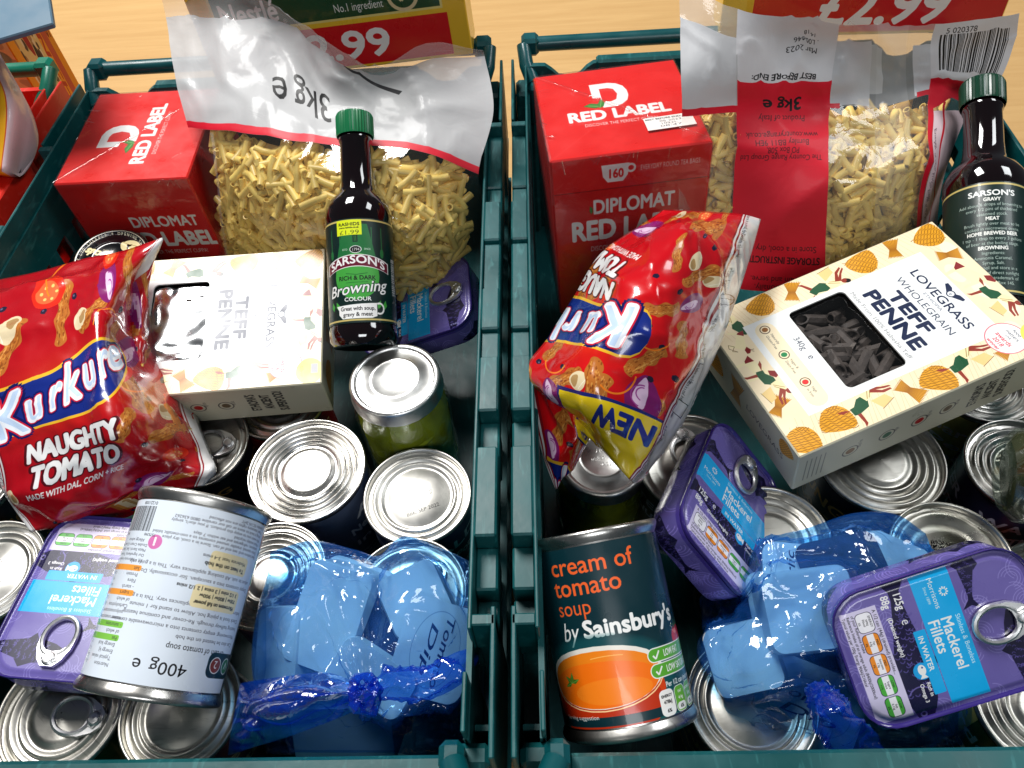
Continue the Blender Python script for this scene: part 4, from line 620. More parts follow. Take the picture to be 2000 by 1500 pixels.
def cereal_print():
    # 240 x 110 lower strip of the carton front
    c = Cv(240, 110, 5, (.9, .74, .2)); c.rect(18, 43, 203, 67, (.88, .82, .5)); c.rect(20, 45, 199, 65, (.1, .28, .17)); c.rect(0, 38, 240, 4, (.9, .74, .2)); c.rect(18, 2, 206, 37, (.8, .07, .13))
    for k in range(40): c.ell(random.Random(k).uniform(20, 219), random.Random(k + 50).uniform(45, 110), 1, .6, (.14, .34, .2))
    c.text("Nestlé", 24, 50, 26, WHT, bold=.02, width=52); c.text("No.1 ingredient", 126, 50, 10, WHT, width=44); c.text("Whole Grain", 120, 62, 12, WHT, bold=.02, width=46)
    c.ell(188, 58, 14, 14, (.85, .78, .6)); c.ell(188, 58, 11, 11, (.1, .28, .17)); c.line([(182, 59), (186.5, 53), (195, 66)], 2.4, (.85, .78, .6)); c.text("®", 79, 47, 5, WHT)
    c.text("£2.99", 118, 9, 34, WHT, 'C', .03, width=100); return c.image("cereal_box_print")
def cereal_print2():
    c = Cv(240, 110, 5, (.9, .74, .2)); c.rect(26, 2, 214, 110, (.8, .07, .13)); c.text("£2.99", 136, 9, 44, WHT, 'C', .03, shear=.12, width=112); c.rect(0, 10, 20, 60, (.93, .8, .3)); return c.image("cereal_box_flash_print")
def carton_print():
    c = Cv(100, 100, 4, (.93, .6, .1)); rn = random.Random(4); c.poly([(10, 10), (60, 0), (70, 100), (20, 100)], (.9, .78, .5))
    for k in range(120): c.ell(rn.uniform(15, 65), rn.uniform(5, 98), rn.uniform(1, 4), rn.uniform(1, 3), rn.choice(((.9, .82, .66), (.7, .5, .3), (.6, .15, .1), (.35, .25, .18), (.93, .86, .7))))
    for x, y, r in ((40, 70, 9), (34, 44, 8), (50, 30, 9)): c.ell(x, y, r * .6, r, (.65, .12, .12), rot=20); c.ell(x + 8, y - 12, r * .5, r * .8, (.22, .16, .14), rot=-20)
    c.poly([(72, 0), (84, 0), (92, 100), (80, 100)], (.78, .32, .2)); c.text("CRUNCH", 70, 92, 12, (.75, .22, .08), rot=-96, bold=.03); c.text("OATS", 92, 92, 11, (.6, .2, .1), rot=-95, bold=.03); return c.image("carton_print")
def can_label(name, bg, words, fg, seed, panel=None):
    c = Cv(230, 100, 4, bg); rn = random.Random(seed)
    if panel: c.rect(30, 0, 90, 100, panel); c.rect(150, 0, 60, 100, panel)
    for k in range(3):
        x = 6 + k * 77
        for i, t in enumerate(words): c.text(t, x + 34, 74 - i * 17, 15 - 2 * i, fg, 'C', .03, width=min(64, 12 * len(t)))
        c.para(["Ingredients: water, salt, sugar.", "Best before end: see can end.", "Store in a cool dry place.", "Once opened keep refrigerated", "and use within 2 days."], x + 4, 26, 4, fg, sx=.9)
    c.rect(60, 6, 26, 16, WHT); c.bars(62, 8, 22, 12); return c.image(name)
def lid_dates():
    c = Cv(100, 100, 6, (.82, .81, .79))
    with c.push(50, 50, -8): c.text("L276JLPG", 6, 3, 9, (.25, .25, .25), 'C', .0, width=26, rot=-14); c.text("04 12", 2, -5, 8, (.25, .25, .25), 'C', .0, width=16, rot=-14); c.text("BBE: SEP 2022", 4, -24, 8, (.25, .25, .25), 'C', .0, width=46, rot=8)
    return c.image("stamped_date")
def lid_jets():
    c = Cv(100, 100, 6, (.72, .71, .68)); rn = random.Random(2)
    with c.push(46, 50, -12):
        for y in (20, 14, 8, -6, -12, -18):
            for k in range(90): c.ell(rn.uniform(-16, 14), y + rn.uniform(-2.4, 2.4), .75, .75, (.04, .03, .04), n=6)
    return c.image("ink_jet_dots")
def black_lid():
    c = Cv(100, 100, 6, (.03, .03, .05)); c.arc(50, 50, 46, 0, 360, 1, (.75, .72, .62), n=60)
    s = "OPENING THIS CAN BE MADE EASIER BY TAPPING THE LID SHARPLY * "
    for i in range(len(s)):
        a = 90 - i * 360 / len(s)
        with c.push(50 + 40.5 * math.cos(R_(a)), 50 + 40.5 * math.sin(R_(a)), a - 90): c.text(s[i], 0, 0, 4.6, (.9, .88, .78), 'C', .02)
    with c.push(50, 50, 168): c.push(0, -9); c.ell(-16, -15, 13, 10.5, (.9, .84, .64)); c.poly([(-17, -19), (-11, -17), (-15, -7)], BLK); c.line([(-27, -17), (-5, -18)], .8, (.5, .42, .2)); c.text("Lockwoods", 2, 4, 16, (.93, .87, .68), 'C', .05, .25, width=72, rot=-8); c.text("Est.", 8, -2, 6, (.9, .84, .64)); c.pop()
    return c.image("black_lid_print")
def tub_print(a, b_):
    c = Cv(60, 75, 7, (.86, .88, .9)); c.text(a, 30, 42, 12, (.1, .13, .3), 'C', .01, .25, width=46); c.text(b_, 30, 28, 12, (.1, .13, .3), 'C', .01, .25, width=34); c.arc(30, 38, 24, 0, 360, .6, (.6, .66, .75), n=40); return c.image("tub_label_print")
def jar_print():
    c = Cv(100, 100, 5, (.5, .5, .5)); c.text("NON", 50, 55, 7, (.1, .1, .1), 'C'); c.text("BBE 2024", 48, 46, 6, (.1, .1, .1), 'C', rot=12); c.text("00:21", 52, 38, 6, (.1, .1, .1), 'C'); return c.image("jar_lid_stamp")
# ---------------------------------------------------------------- the setting: a wooden table top
def wood():
    m, N, L, out = newmat("beech_laminate"); b = N.new("ShaderNodeBsdfPrincipled"); L.new(b.outputs[0], out.inputs[0]); tc = N.new("ShaderNodeTexCoord"); mp = N.new("ShaderNodeMapping"); mp.inputs["Scale"].default_value = (1.2, 16, 1); mp.inputs["Rotation"].default_value = (0, 0, R_(3)); L.new(tc.outputs["Object"], mp.inputs[0])
    n = N.new("ShaderNodeTexNoise"); n.inputs["Scale"].default_value = 3.5; n.inputs["Detail"].default_value = 6; n.inputs["Distortion"].default_value = 1.2; L.new(mp.outputs[0], n.inputs[0])
    n2 = N.new("ShaderNodeTexNoise"); n2.inputs["Scale"].default_value = 30; n2.inputs["Detail"].default_value = 3; L.new(mp.outputs[0], n2.inputs[0])
    mx = N.new("ShaderNodeMath"); mx.operation = 'MULTIPLY_ADD'; mx.inputs[1].default_value = .3; L.new(n2.outputs[0], mx.inputs[0]); L.new(n.outputs[0], mx.inputs[2])
    cr = N.new("ShaderNodeValToRGB"); e = cr.color_ramp.elements; e[0].position = .42; e[0].color = lin((.7, .555, .36)); e[1].position = .9; e[1].color = lin((.75, .61, .41)); L.new(mx.outputs[0], cr.inputs[0]); L.new(cr.outputs[0], b.inputs["Base Color"]); b.inputs["Roughness"].default_value = .42; b.inputs["Specular IOR Level"].default_value = .3
    return m
t = MB(); t.box(-1.5, -.35, -.03, 1.5, 2.3, 0, .002); o = t.build("table_top", wood(), kind="structure")
# ---------------------------------------------------------------- crates
teal = pbr("teal_crate_plastic", (.005, .29, .3), .4, var=.22, nscale=25, bump=.25, bscale=90, scuff=((.25, .52, .52), (260, 50, 160), .4))
tealarm = pbr("teal_bar_plastic", (.012, .28, .3), .33, var=.15, nscale=30, bump=.2, bscale=120)
redpl = pbr("red_crate_plastic", (.86, .15, .1), .38, var=.12, nscale=25, bump=.2, bscale=90, scuff=((.95, .45, .4), (220, 60, 120), .4))
grnarm = pbr("green_bar_plastic", (.04, .42, .34), .33, var=.12, nscale=30, bump=.2, bscale=120)
def wall_cells(y0, y1, z0, z1, th, holes):
    """upright panel in the yz plane (x 0..th) pierced by leaning lozenge slots: holes (y, z, w, h)"""
    m = MB(); ys = sorted({y0, y1} | {h[0] - h[2] for h in holes} | {h[0] + h[2] for h in holes}); zs = sorted({z0, z1} | {h[1] - h[3] for h in holes} | {h[1] + h[3] for h in holes})
    for i in range(len(ys) - 1):
        for k in range(len(zs) - 1):
            a, b, c, d = ys[i], ys[i + 1], zs[k], zs[k + 1]; hh = [h for h in holes if abs(h[0] - (a + b) / 2) < 1e-6 and abs(h[1] - (c + d) / 2) < 1e-6]
            outer = [(a, c), ((a + b) / 2, c), (b, c), (b, (c + d) / 2), (b, d), ((a + b) / 2, d), (a, d), (a, (c + d) / 2)]
            if not hh: m.box(0, a, c, th, b, d); continue
            u, v = (a + b) / 2, (c + d) / 2; p, q = (b - a) / 2 * .62, (d - c) / 2 * .8; inner = [(u - p * .9, v - q), (u, v - q), (u + p * .9, v - q), (u + p, v), (u + p * .9, v + q), (u, v + q), (u - p * .9, v + q), (u - p, v)]
            V = [(th, *z) for z in outer] + [(th, *z) for z in inner] + [(0, *z) for z in outer] + [(0, *z) for z in inner]; F = []
            for j in range(8): k2 = (j + 1) % 8; F += [(j, k2, 8 + k2, 8 + j), (16 + k2, 16 + j, 24 + j, 24 + k2), (8 + j, 8 + k2, 24 + k2, 24 + j)]
            m.add(V, F)
    return m
def crate(name, label, cx, mat, arm, hw=.203, group="plastic crates in a row on the table", dz=0.):
    t = thing(name, label, "crate", Matrix.Translation((cx, .3, dz)), group); W = hw
    f = MB(); f.box(-W + .012, -.29, .004, W - .012, .29, .009, .001)
    for i in range(9): f.box(-W + .03 + i * (2 * W - .06) / 8 - .002, -.285, .0, -W + .03 + i * (2 * W - .06) / 8 + .002, .285, .0045)
    f.build("floor_panel", mat, t, False)
    hs = [(-.24 + .037 * i, z, .0175, .022) for i in range(14) for z in (.075, .13)]
    for sg in (-1, 1):
        wl = wall_cells(-.288, .288, .009, .183, .003, hs); wl.V = [((sg * (W - .016) + (v[0] if sg > 0 else -v[0])), v[1], v[2]) for v in wl.V]
        if sg < 0: wl.F = [x[::-1] for x in wl.F]; wl.U = [u[::-1] for u in wl.U]
        wl.build("side_wall", mat, t, False)
        def bx(m, a, b, y0, y1, z0, z1, bv=.0012):
            x0, x1 = sorted((sg * (W - a), sg * (W - b))); m.box(x0, y0 - .3, z0, x1, y1 - .3, z1, bv)
        r = MB()
        for y0, y1, z in ((.423, .492, .189), (.349, .393, .2), (.3, .349, .196), (.262, .3, .2), (.238, .262, .196), (.195, .238, .2), (.111, .169, .2), (.066, .086, .172), (.393, .423, .187), (.169, .195, .187), (.086, .111, .186)):
            bx(r, .0125, 0, y0, y1, z - .03, z)
        bx(r, .0142, .0122, .06, .594, .17, .1995, .0006); bx(r, .0025, 0, .0, .072, .1, .199, .0006); bx(r, .0025, 0, .5, .596, .12, .2, .0006); bx(r, .0125, 0, .062, .068, .165, .199, .0008); bx(r, .0125, .0, .492, .498, .15, .199, .0006)
        bx(r, .016, .0138, .012, .04, .05, .197, .0006)
        r.build("side_rim", mat, t, False)
        rb = MB()
        for i in range(12): bx(rb, .0125, .004, .02 + i * .05, .023 + i * .05, .015, .165, .0)
        bx(rb, .0125, .0, .0, .6, .06, .064, .0); bx(rb, .0125, 0, 0, .6, .11, .113, 0)
        rb.build("side_ribs", mat, t, False)
        for e in (-1, 1):
            p = MB(); y0, y1 = (.574, .6) if e > 0 else (0, .012); bx(p, .022, .003, y0, y1, .004, .178, .003); p.build("corner_post", mat, t, False)
    for e in (-1, 1):
        # end wall with two hand dips along its top edge
        m = MB(); xs = np.linspace(-W + .012, W - .012, 61); y = .286 if e > 0 else -.2985
        def top(x):
            h = .199 if e > 0 else .172
            for d in ((-.15, .15) if e > 0 else ()): h -= .013 * math.exp(-((x - d) / .016) ** 4)
            return h
        V = []; F = []
        for x in xs: V += [(x, y - .003, .009), (x, y - .003, top(x)), (x, y + .003, top(x)), (x, y + .003, .009)]
        for i in range(60):
            for k in range(3): F.append((i * 4 + k, i * 4 + k + 1, i * 4 + 5 + k, i * 4 + 4 + k))
        m.add(V, F); m.box(-.125 if e > 0 else -W + .026, y - .006, .188 if e > 0 else .165, .125 if e > 0 else W - .026, y + .006, .2025 if e > 0 else .1745, .002)
        for i in range(7): m.box(-.17 + i * .056, y + (.003 if e > 0 else -.012), .02, -.167 + i * .056, y + (.012 if e > 0 else -.003), .17)
        m.build("end_wall", mat, t, False)
        b = MB(); Y = .311 if e > 0 else -.335; z = .205 if e > 0 else .19; rr_ = .0068
        b.tube([(-W + .02, Y - e * .035, .186), (-W + .014, Y - e * .02, .196), (-W + .012, Y - e * .006, z), (-W + .02, Y, z), (-.1, Y, z), (.1, Y, z), (W - .02, Y, z), (W - .012, Y - e * .006, z), (W - .014, Y - e * .02, .196), (W - .02, Y - e * .035, .186)], rr_, 14)
        for sg in (-1, 1): b.box(sg * (W - .018) - .008, Y - .0085, z - .0085, sg * (W - .018) + .008, Y + .0085, z + .0085, .003); b.box(sg * (W - .021) - .006, Y - e * .04 - .008, .15, sg * (W - .021) + .006, Y - e * .04 + .006, .19, .003)
        b.build("bale_arm", arm, t)
    return t
crate("food_crate", "teal plastic crate on the left, holding the beige pasta carton lying in glare", -.207, teal, tealarm)
crate("food_crate", "teal plastic crate on the right, holding the tilted green soup can", .207, teal, tealarm)
crate("food_crate", "red plastic crate with green carrying bar at the left edge of the table", -.648, redpl, grnarm, .224, dz=.004)
# ---------------------------------------------------------------- tins, cans, jars, bottles
steel = pbr("tin_plate", (.8, .79, .77), .28, 1., var=.14, nscale=38, bump=.1, bscale=260, scuff=((.55, .54, .52), (420, 60, 60), .45))
steel2 = pbr("bright_rim_steel", (.84, .84, .84), .28, 1., var=.06, nscale=60)
steeld = pbr("satin_lid_steel", (.76, .75, .72), .36, 1., var=.16, nscale=26, bump=.12, bscale=200, scuff=((.5, .49, .46), (60, 420, 60), .5))
date_im = lid_dates(); jets_im = lid_jets(); bl_im = black_lid(); js_im = jar_print()
steel_date = pbr("stamped_lid_steel", rough=.4, metal=1., var=.05, img=date_im)
steel_jet = pbr("ink_marked_lid_steel", rough=.28, metal=1., var=.08, img=jets_im)
def lid_profile(R, h, kind, nr=3, st=.0049):
    p = [(R - .0014, h - .0065), (R - .0002, h - .004), (R + .0004, h - .002), (R, h - .0004), (R - .0008, h), (R - .0017, h - .0005), (R - .0022, h - .002), (R - .0028, h - .0046), (R - .0045, h - .0049)]
    r = R - .0055
    if kind == 'rings':
        for k in range(nr): p += [(r, h - .0046), (r - st * .29, h - .0027), (r - st * .49, h - .0026), (r - st * .78, h - .0043)]; r -= st
        p += [(r - .001, h - .0046), (r - .0028, h - .0029), (r - .0055, h - .0028), (0.0004, h - .0028)]
    elif kind == 'plain':
        for k in range(2): p += [(r, h - .0047), (r - .0012, h - .003), (r - .0022, h - .003), (r - .0034, h - .0045)]; r -= .0043
        p += [(r - .001, h - .0045), (r - .003, h - .0032), (0.0004, h - .0032)]
    else:
        p += [(r, h - .0044), (r - .001, h - .0038), (r - .0022, h - .0044), (r - .006, h - .0044), (r - .0072, h - .0052), (r - .014, h - .0052), (r - .0155, h - .0045), (0.0004, h - .0045)]
    return p
pull_m = pbr('ring_pull_aluminium', (.9, .9, .9), .36, 1., var=.05, nscale=60)
def ring_pull(parent, M, s=1., mat=None):
    m = MB(); n = 24
    m.tube([(.0105 * math.cos(2 * math.pi * k / n) * s, (.0125 * math.sin(2 * math.pi * k / n)) * s, .0022 + .0016 * (1 - math.sin(2 * math.pi * k / n)) * 0) for k in range(n)], .0017 * s, 8, True)
    P = [(-.0118, -.001), (-.0112, -.008), (-.008, -.0155), (-.004, -.0195), (.004, -.0195), (.008, -.0155), (.0112, -.008), (.0118, -.001), (.0095, -.0055), (.005, -.0092), (0, -.0102), (-.005, -.0092), (-.0095, -.0055)]
    k = len(P); V = [(x * s, y * s, .0012) for x, y in P] + [(x * s * .97, y * s * .985, .0034) for x, y in P]
    F = [tuple(k + i for i in range(k)), tuple(range(k))[::-1]] + [(i, (i + 1) % k, k + (i + 1) % k, k + i) for i in range(k)]; m.add(V, F)
    r = MB(); r.lathe([(.0042 * s, .0034), (.0042 * s, .0042), (.0034 * s, .0048), (.0028 * s, .0043), (.0026 * s, .0052), (.0002, .0054)], 16); m.add([(v[0], v[1] - .0145 * s, v[2]) for v in r.V], r.F)
    m.tube([(-.004 * s, -.0122 * s, .0036), (-.0052 * s, -.0155 * s, .0038), (0, -.0182 * s, .0039), (.0052 * s, -.0155 * s, .0038), (.004 * s, -.0122 * s, .0036)], .0005, 6)
    return m.build("ring_pull", mat or pull_m, parent, True, 40, M)
def can(name, label, M, R, h, body, kind='rings', lid=None, ring=None, group="food cans standing in the crates"):
    t = thing(name, label, "can", M, group); b = MB()
    b.lathe([(R - .002, .004), (R - .0012, .006), (R - .0012, h - .0068)], 56, capb=True)
    b.build("printed_body", body, t)
    q_ = len(label) % 4; l = MB(); l.lathe(lid_profile(R, h, kind, (3, 2, 4, 3)[q_], (.0049, .0058, .004, .0052)[q_]), 64, polar=R - .012)
    rn_ = random.Random(label); dn = [(rn_.uniform(-.7, .7) * R, rn_.uniform(-.7, .7) * R, rn_.uniform(.0005, .0013), rn_.uniform(.006, .014)) for _ in range(3)]
    l.V = [(v[0], v[1], v[2] - (sum(a_ * math.exp(-((v[0] - x_) ** 2 + (v[1] - y_) ** 2) / s_ ** 2) for x_, y_, a_, s_ in dn) if math.hypot(v[0], v[1]) < R * .86 else 0)) for v in l.V]; lo_ = l.build("lid", lid or steel, t, True, 60)
    f = MB(); f.lathe([(.0004, .0035), (R - .004, .0035), (R - .0026, .001), (R - .001, 0), (R, .0012), (R - .0004, .004), (R - .0012, .0062)], 48); f.build("base_rim", steel2, t)
    if ring is not None: ring_pull(lo_, Matrix.Rotation(R_(ring), 4, 'Z') @ Matrix.Translation((0, -(R - .0235 - .006), h - .0052)))
    return t
def up(k, nrm=(0, 0, 1), h=.108, rot=0):
    p = Vector(D['c_' + k]); n = Vector(nrm).normalized(); p = p - n * h; return frame(n, (math.cos(R_(rot)), math.sin(R_(rot)), 0), p)
L_ = lambda n, bg, wd, fg, s, pn=None: pbr(n, rough=.35, img=can_label(n, bg, wd, fg, s, pn), var=.05, coat=.25)
lb_new = L_("blue_grey_can_label", (.32, .37, .46), ["ALDI", "New Potatoes", "in water"], WHT, 1, (.2, .25, .36))
lb_drk = L_("dark_can_label", (.05, .06, .1), ["YOUNG", "PEAS", "in water"], (.75, .6, .3), 2)
lb_red = L_("red_can_label", (.55, .06, .08), ["BAXTERS", "Soup"], (.85, .75, .5), 3, (.4, .04, .06))
lb_grn = L_("green_can_label", (.12, .32, .12), ["Garden", "Peas", "300g"], WHT, 4, (.8, .78, .45))
lb_org = L_("orange_can_label", (.78, .27, .08), ["Peach", "Slices"], WHT, 5, (.7, .14, .08))
lb_nav = L_("navy_can_label", (.1, .11, .22), ["WATER", "CHESTNUTS"], (.7, .72, .8), 6)
lb_prp = L_("plum_can_label", (.3, .1, .18), ["Baxters", "Favourites"], (.8, .7, .5), 7)
can("food_can", "large ringed can with bright silver centre, below the beige carton", up('ring', (.0, -.03, 1), rot=-62), .0425, .108, lb_new)
can("food_can", "can with a stamped date on its plain white lid, beside the teal wall", up('date', (.02, -.03, 1), rot=20), .0375, .108, lb_new, 'plain', steel_date)
can("food_can", "ringed can half hidden between the white soup can and the blue bag", up('partl'), .0375, .108, lb_nav, group=None)
can("food_can", "ring-pull can peeping out above the left blue bag", up('pull', (0, -.04, 1), rot=30), .0375, .108, lb_nav, 'pull', steeld, 100)
can("food_can", "dark ring-pull can in shadow to the right of the left red snack packet", up('dark', (.1, -.15, 1), .1, 200), .038, .1, lb_drk, 'pull', steeld, 250)
can("food_can", "red can mostly hidden under the left beige carton", up('red', h=.09), .0375, .09, lb_red)
can("food_can", "silver can cut by the left picture edge, beside the purple tin", up('lefta', (.05, -.02, 1), rot=60), .0375, .108, lb_drk, 'plain', steel_date)
can("food_can", "silver can at the left picture edge, under the snack packet", up('leftb'), .0375, .108, lb_drk, 'plain')
can("food_can", "grey ring-pull can in the front left corner, under the purple tin", up('bl', (.02, -.03, 1), rot=-40), .0375, .108, lb_grn, 'rings', steeld, 120)
can("food_can", "dark-lidded can at the front, under the white soup can", up('bm', (0, -.03, 1)), .036, .108, lb_prp, 'plain', steeld)
can("food_can", "can with pale ringed lid in front of the right red tea box", up('rback', (-.05, -.1, 1)), .0375, .108, lb_red, 'rings', steeld)
can("food_can", "dark ring-pull can behind the standing purple tin", up('rdark', (0, -.12, 1), .1, 10), .0375, .1, lb_nav, 'pull', steeld, 180)
can("food_can", "large ringed can half covered by the beige penne carton", up('rbig', (0, -.04, 1)), .0425, .108, lb_drk, 'rings', steeld)
can("food_can", "ringed can at the right picture edge with a dark jar lying on it", up('rright', (-.05, -.02, 1), rot=80), .0375, .108, lb_nav)
can("food_can", "ringed can with green label behind the penne carton corner", up('rfar', (-.03, -.03, 1), rot=60), .0375, .103, lb_grn)
can("food_can", "can whose lid is covered in ink-jet dots, above the front purple tin", up('rdots', (-.02, -.05, 1)), .0375, .108, lb_org, 'pull', steel_jet)
can("food_can", "can with orange label at the right picture edge", up('rorange', (-.05, 0, 1), rot=100), .036, .108, lb_org)
can("food_can", "ringed can between the standing purple tin and the right blue bag", up('rmid'), .0375, .108, lb_drk, 'rings', steeld)
can("food_can", "can under the front of the right blue bag, beside the green soup can", up('rbl', h=.093), .038, .093, lb_drk, 'plain', steeld)
can("food_can", "green can in the front right corner", up('rbr', h=.093), .0375, .093, lb_grn, 'rings', steeld)
soup_m = pbr("soup_label_paper", rough=.3, img=soup_print(), var=.03, coat=.35, bump=.03, bscale=150)
def soup(label, top, bot, face, u0):
    """lying can; the label's u = u0 looks along face"""
    a, b = Vector(top), Vector(bot); z = (a - b); h = z.length; M = frame(z, face, b); R = .0375
    t = thing("soup_can", label, "can", M, "tomato soup cans lying on top"); m = MB(); n = 72
    m.lathe([(R - .0014, .0075), (R - .0014, h - .0075)], n); m.U = [[(x + .0, y) for x, y in u] for u in m.U]
    lo = m.build("paper_label", soup_m, t, M=Matrix.Rotation(-2 * math.pi * u0, 4, 'Z'))
    k = MB(); k.lathe([(R - .0018, .006), (R - .0018, h - .006)], 56); k.build("can_body", steel, t)
    l = MB(); l.lathe(lid_profile(R, h, 'rings'), 64); l.build("lid", steel, t, True, 60)
    l = MB(); l.lathe(lid_profile(R, h, 'rings'), 64); l.V = [(v[0], -v[1], h - v[2]) for v in l.V]; l.build("can_base", steel, t, True, 60)
    return t
soup("dark green tomato soup can lying tilted at the front of the right crate", *D['soupR'], (-.05, -.55, .83), 49 / 230)
soup("white-labelled tomato soup can lying on its side at front left", *D['soupL'], (.1, -.3, .95), 180 / 230)
tin_lid = pbr("purple_tin_print", rough=.26, img=tin_top(), var=.03, coat=.5, bump=.03, bscale=120); tin_sd = pbr("purple_tin_side_print", rough=.28, img=tin_side(), var=.03, coat=.5); tin_rim = pbr("purple_rim_lacquer", (.2, .15, .45), .2, var=.08, coat=.6)
def rect_ring(w, l, r, z, n=6):
    return [(x, y, z) for x, y in rr(-w / 2, -l / 2, w, l, r, n)]
def fish_tin(label, key, wavy=True):
    t = thing("mackerel_tin", label, "tin", MX(*D[key]), "purple fish tins"); h = .026
    s = MB(); s.loft([rect_ring(.071, .1, .017, 0), rect_ring(.074, .103, .018, .002), rect_ring(.0745, .1035, .018, .01), rect_ring(.0745, .1035, .018, h - .003)], capb=True); s.build("tin_body", tin_sd, t, True, 50)
    r = MB(); r.loft([rect_ring(.0745, .1035, .018, h - .004), rect_ring(.0766, .1056, .019, h - .0028), rect_ring(.077, .106, .019, h - .001), rect_ring(.0762, .1052, .0188, h), rect_ring(.0745, .1035, .018, h - .0003), rect_ring(.0733, .1023, .0175, h - .0022)]); r.build("rim", tin_rim, t, True, 60)
    p = MB(); uvf = lambda v: (v[0] / .076 + .5, v[1] / .105 + .5)
    rings = [rect_ring(.0735, .1025, .0175, h - .0021), rect_ring(.069, .098, .016, h - .0021), rect_ring(.0678, .0968, .0155, h - .0013), rect_ring(.064, .093, .014, h - .0013)]
    p.loft(rings, capt=True, uvf=uvf)
    for i, f in enumerate(p.F): p.U[i] = [uvf(p.V[j]) for j in f]
    lo_ = p.build("printed_lid", tin_lid, t, True, 60)
    ring_pull(lo_, Matrix.Translation((.0, .0275, h - .0016)) @ Matrix.Rotation(R_(180), 4, 'Z'), .92)
    return t
fish_tin("purple mackerel tin lying on the right blue bag, nearest the front", 'tinA')
fish_tin("purple mackerel tin standing on its corner beside the green soup can", 'tinB')
fish_tin("purple mackerel tin under the white soup can at front left", 'tinC')
fish_tin("purple mackerel tin behind the sauce bottle against the teal wall", 'tinD')
glassd = pbr("dark_bottle_glass", (.05, .012, .02), .06, var=.1, coat=1., spec=.6); capg = pbr("green_cap_plastic", (.05, .42, .25), .35, var=.08); capd = pbr("dark_green_cap_plastic", (.03, .22, .15), .3, var=.08); bot_m = pbr("bottle_label_paper", rough=.35, img=bottle_print(), var=.02, coat=.2)
def bottle(label, top, bot, face, u0, capm):
    a, b = Vector(top), Vector(bot); z = a - b; M = frame(z, face, b); k = z.length / .178
    t = thing("sauce_bottle", label, "bottle", M @ Matrix.Scale(k, 4), "browning sauce bottles"); R = .025
    g = MB(); g.lathe([(.0004, .003), (R - .006, .002), (R - .002, .0005), (R, .004), (R + .0003, .012), (R - .0006, .0145), (R - .0006, .092), (R + .0002, .096), (R - .0006, .104), (R - .004, .1105), (R - .0095, .1155), (R - .0118, .121), (R - .0128, .13), (R - .0135, .155), (R - .0125, .157), (R - .0125, .160), (R - .014, .162), (.0105, .17)], 64); g.build("glass", glassd, t, True, 50)
    l = MB(); l.lathe([(R - .0002, .0155), (R - .0002, .0915)], 72); l.build("paper_label", bot_m, t, M=Matrix.Rotation(-2 * math.pi * u0, 4, 'Z'))
    c = MB(); n = 80; V = []; F = []
    prof = [(.0137, .1605), (.0142, .162), (.0142, .176), (.0134, .1778), (.011, .1784)]
    for i, (r, zz) in enumerate(prof):
        for q in range(n): rr_ = r - (.0007 if (q % 2 and i in (1, 2)) else 0); V.append((rr_ * math.cos(2 * math.pi * q / n), rr_ * math.sin(2 * math.pi * q / n), zz))
    for i in range(len(prof) - 1):
        for q in range(n): F.append((i * n + q, i * n + (q + 1) % n, (i + 1) * n + (q + 1) % n, (i + 1) * n + q))
    F.append(tuple(4 * n + q for q in range(n))); c.add(V, F); c.build("screw_cap", capm, t, True, 30)
    return t
bottle("dark sauce bottle with bright green cap and yellow price sticker, left crate", *D['bottleL'], (.1, -.8, .6), 40 / 157, capg)
bottle("dark sauce bottle showing its back label at the right picture edge", *D['bottleR'], (-.3, -.8, .6), 112 / 157, capd)
jarglass = film("jar_glass", None, (.93, .97, .92), .03, (.8, .9, .8), .1, .03, 8, .02); brine = pbr("green_brine", (.64, .66, .08), .15, var=.4, nscale=60, coat=.6); pep = pbr("pickled_pepper_skin", (.7, .74, .16), .3, var=.35, nscale=90, coat=.4, sss=.1)
pep_d = pbr("olive_skin", (.2, .2, .03), .25, var=.3, nscale=90, coat=.5)
jarlid = pbr("jar_lid_steel", (.84, .84, .83), .34, 1., var=.08, nscale=40, bimg=js_im, bstr=.6); blid = pbr("black_jar_lid", rough=.22, img=bl_im, var=.04, coat=.5)
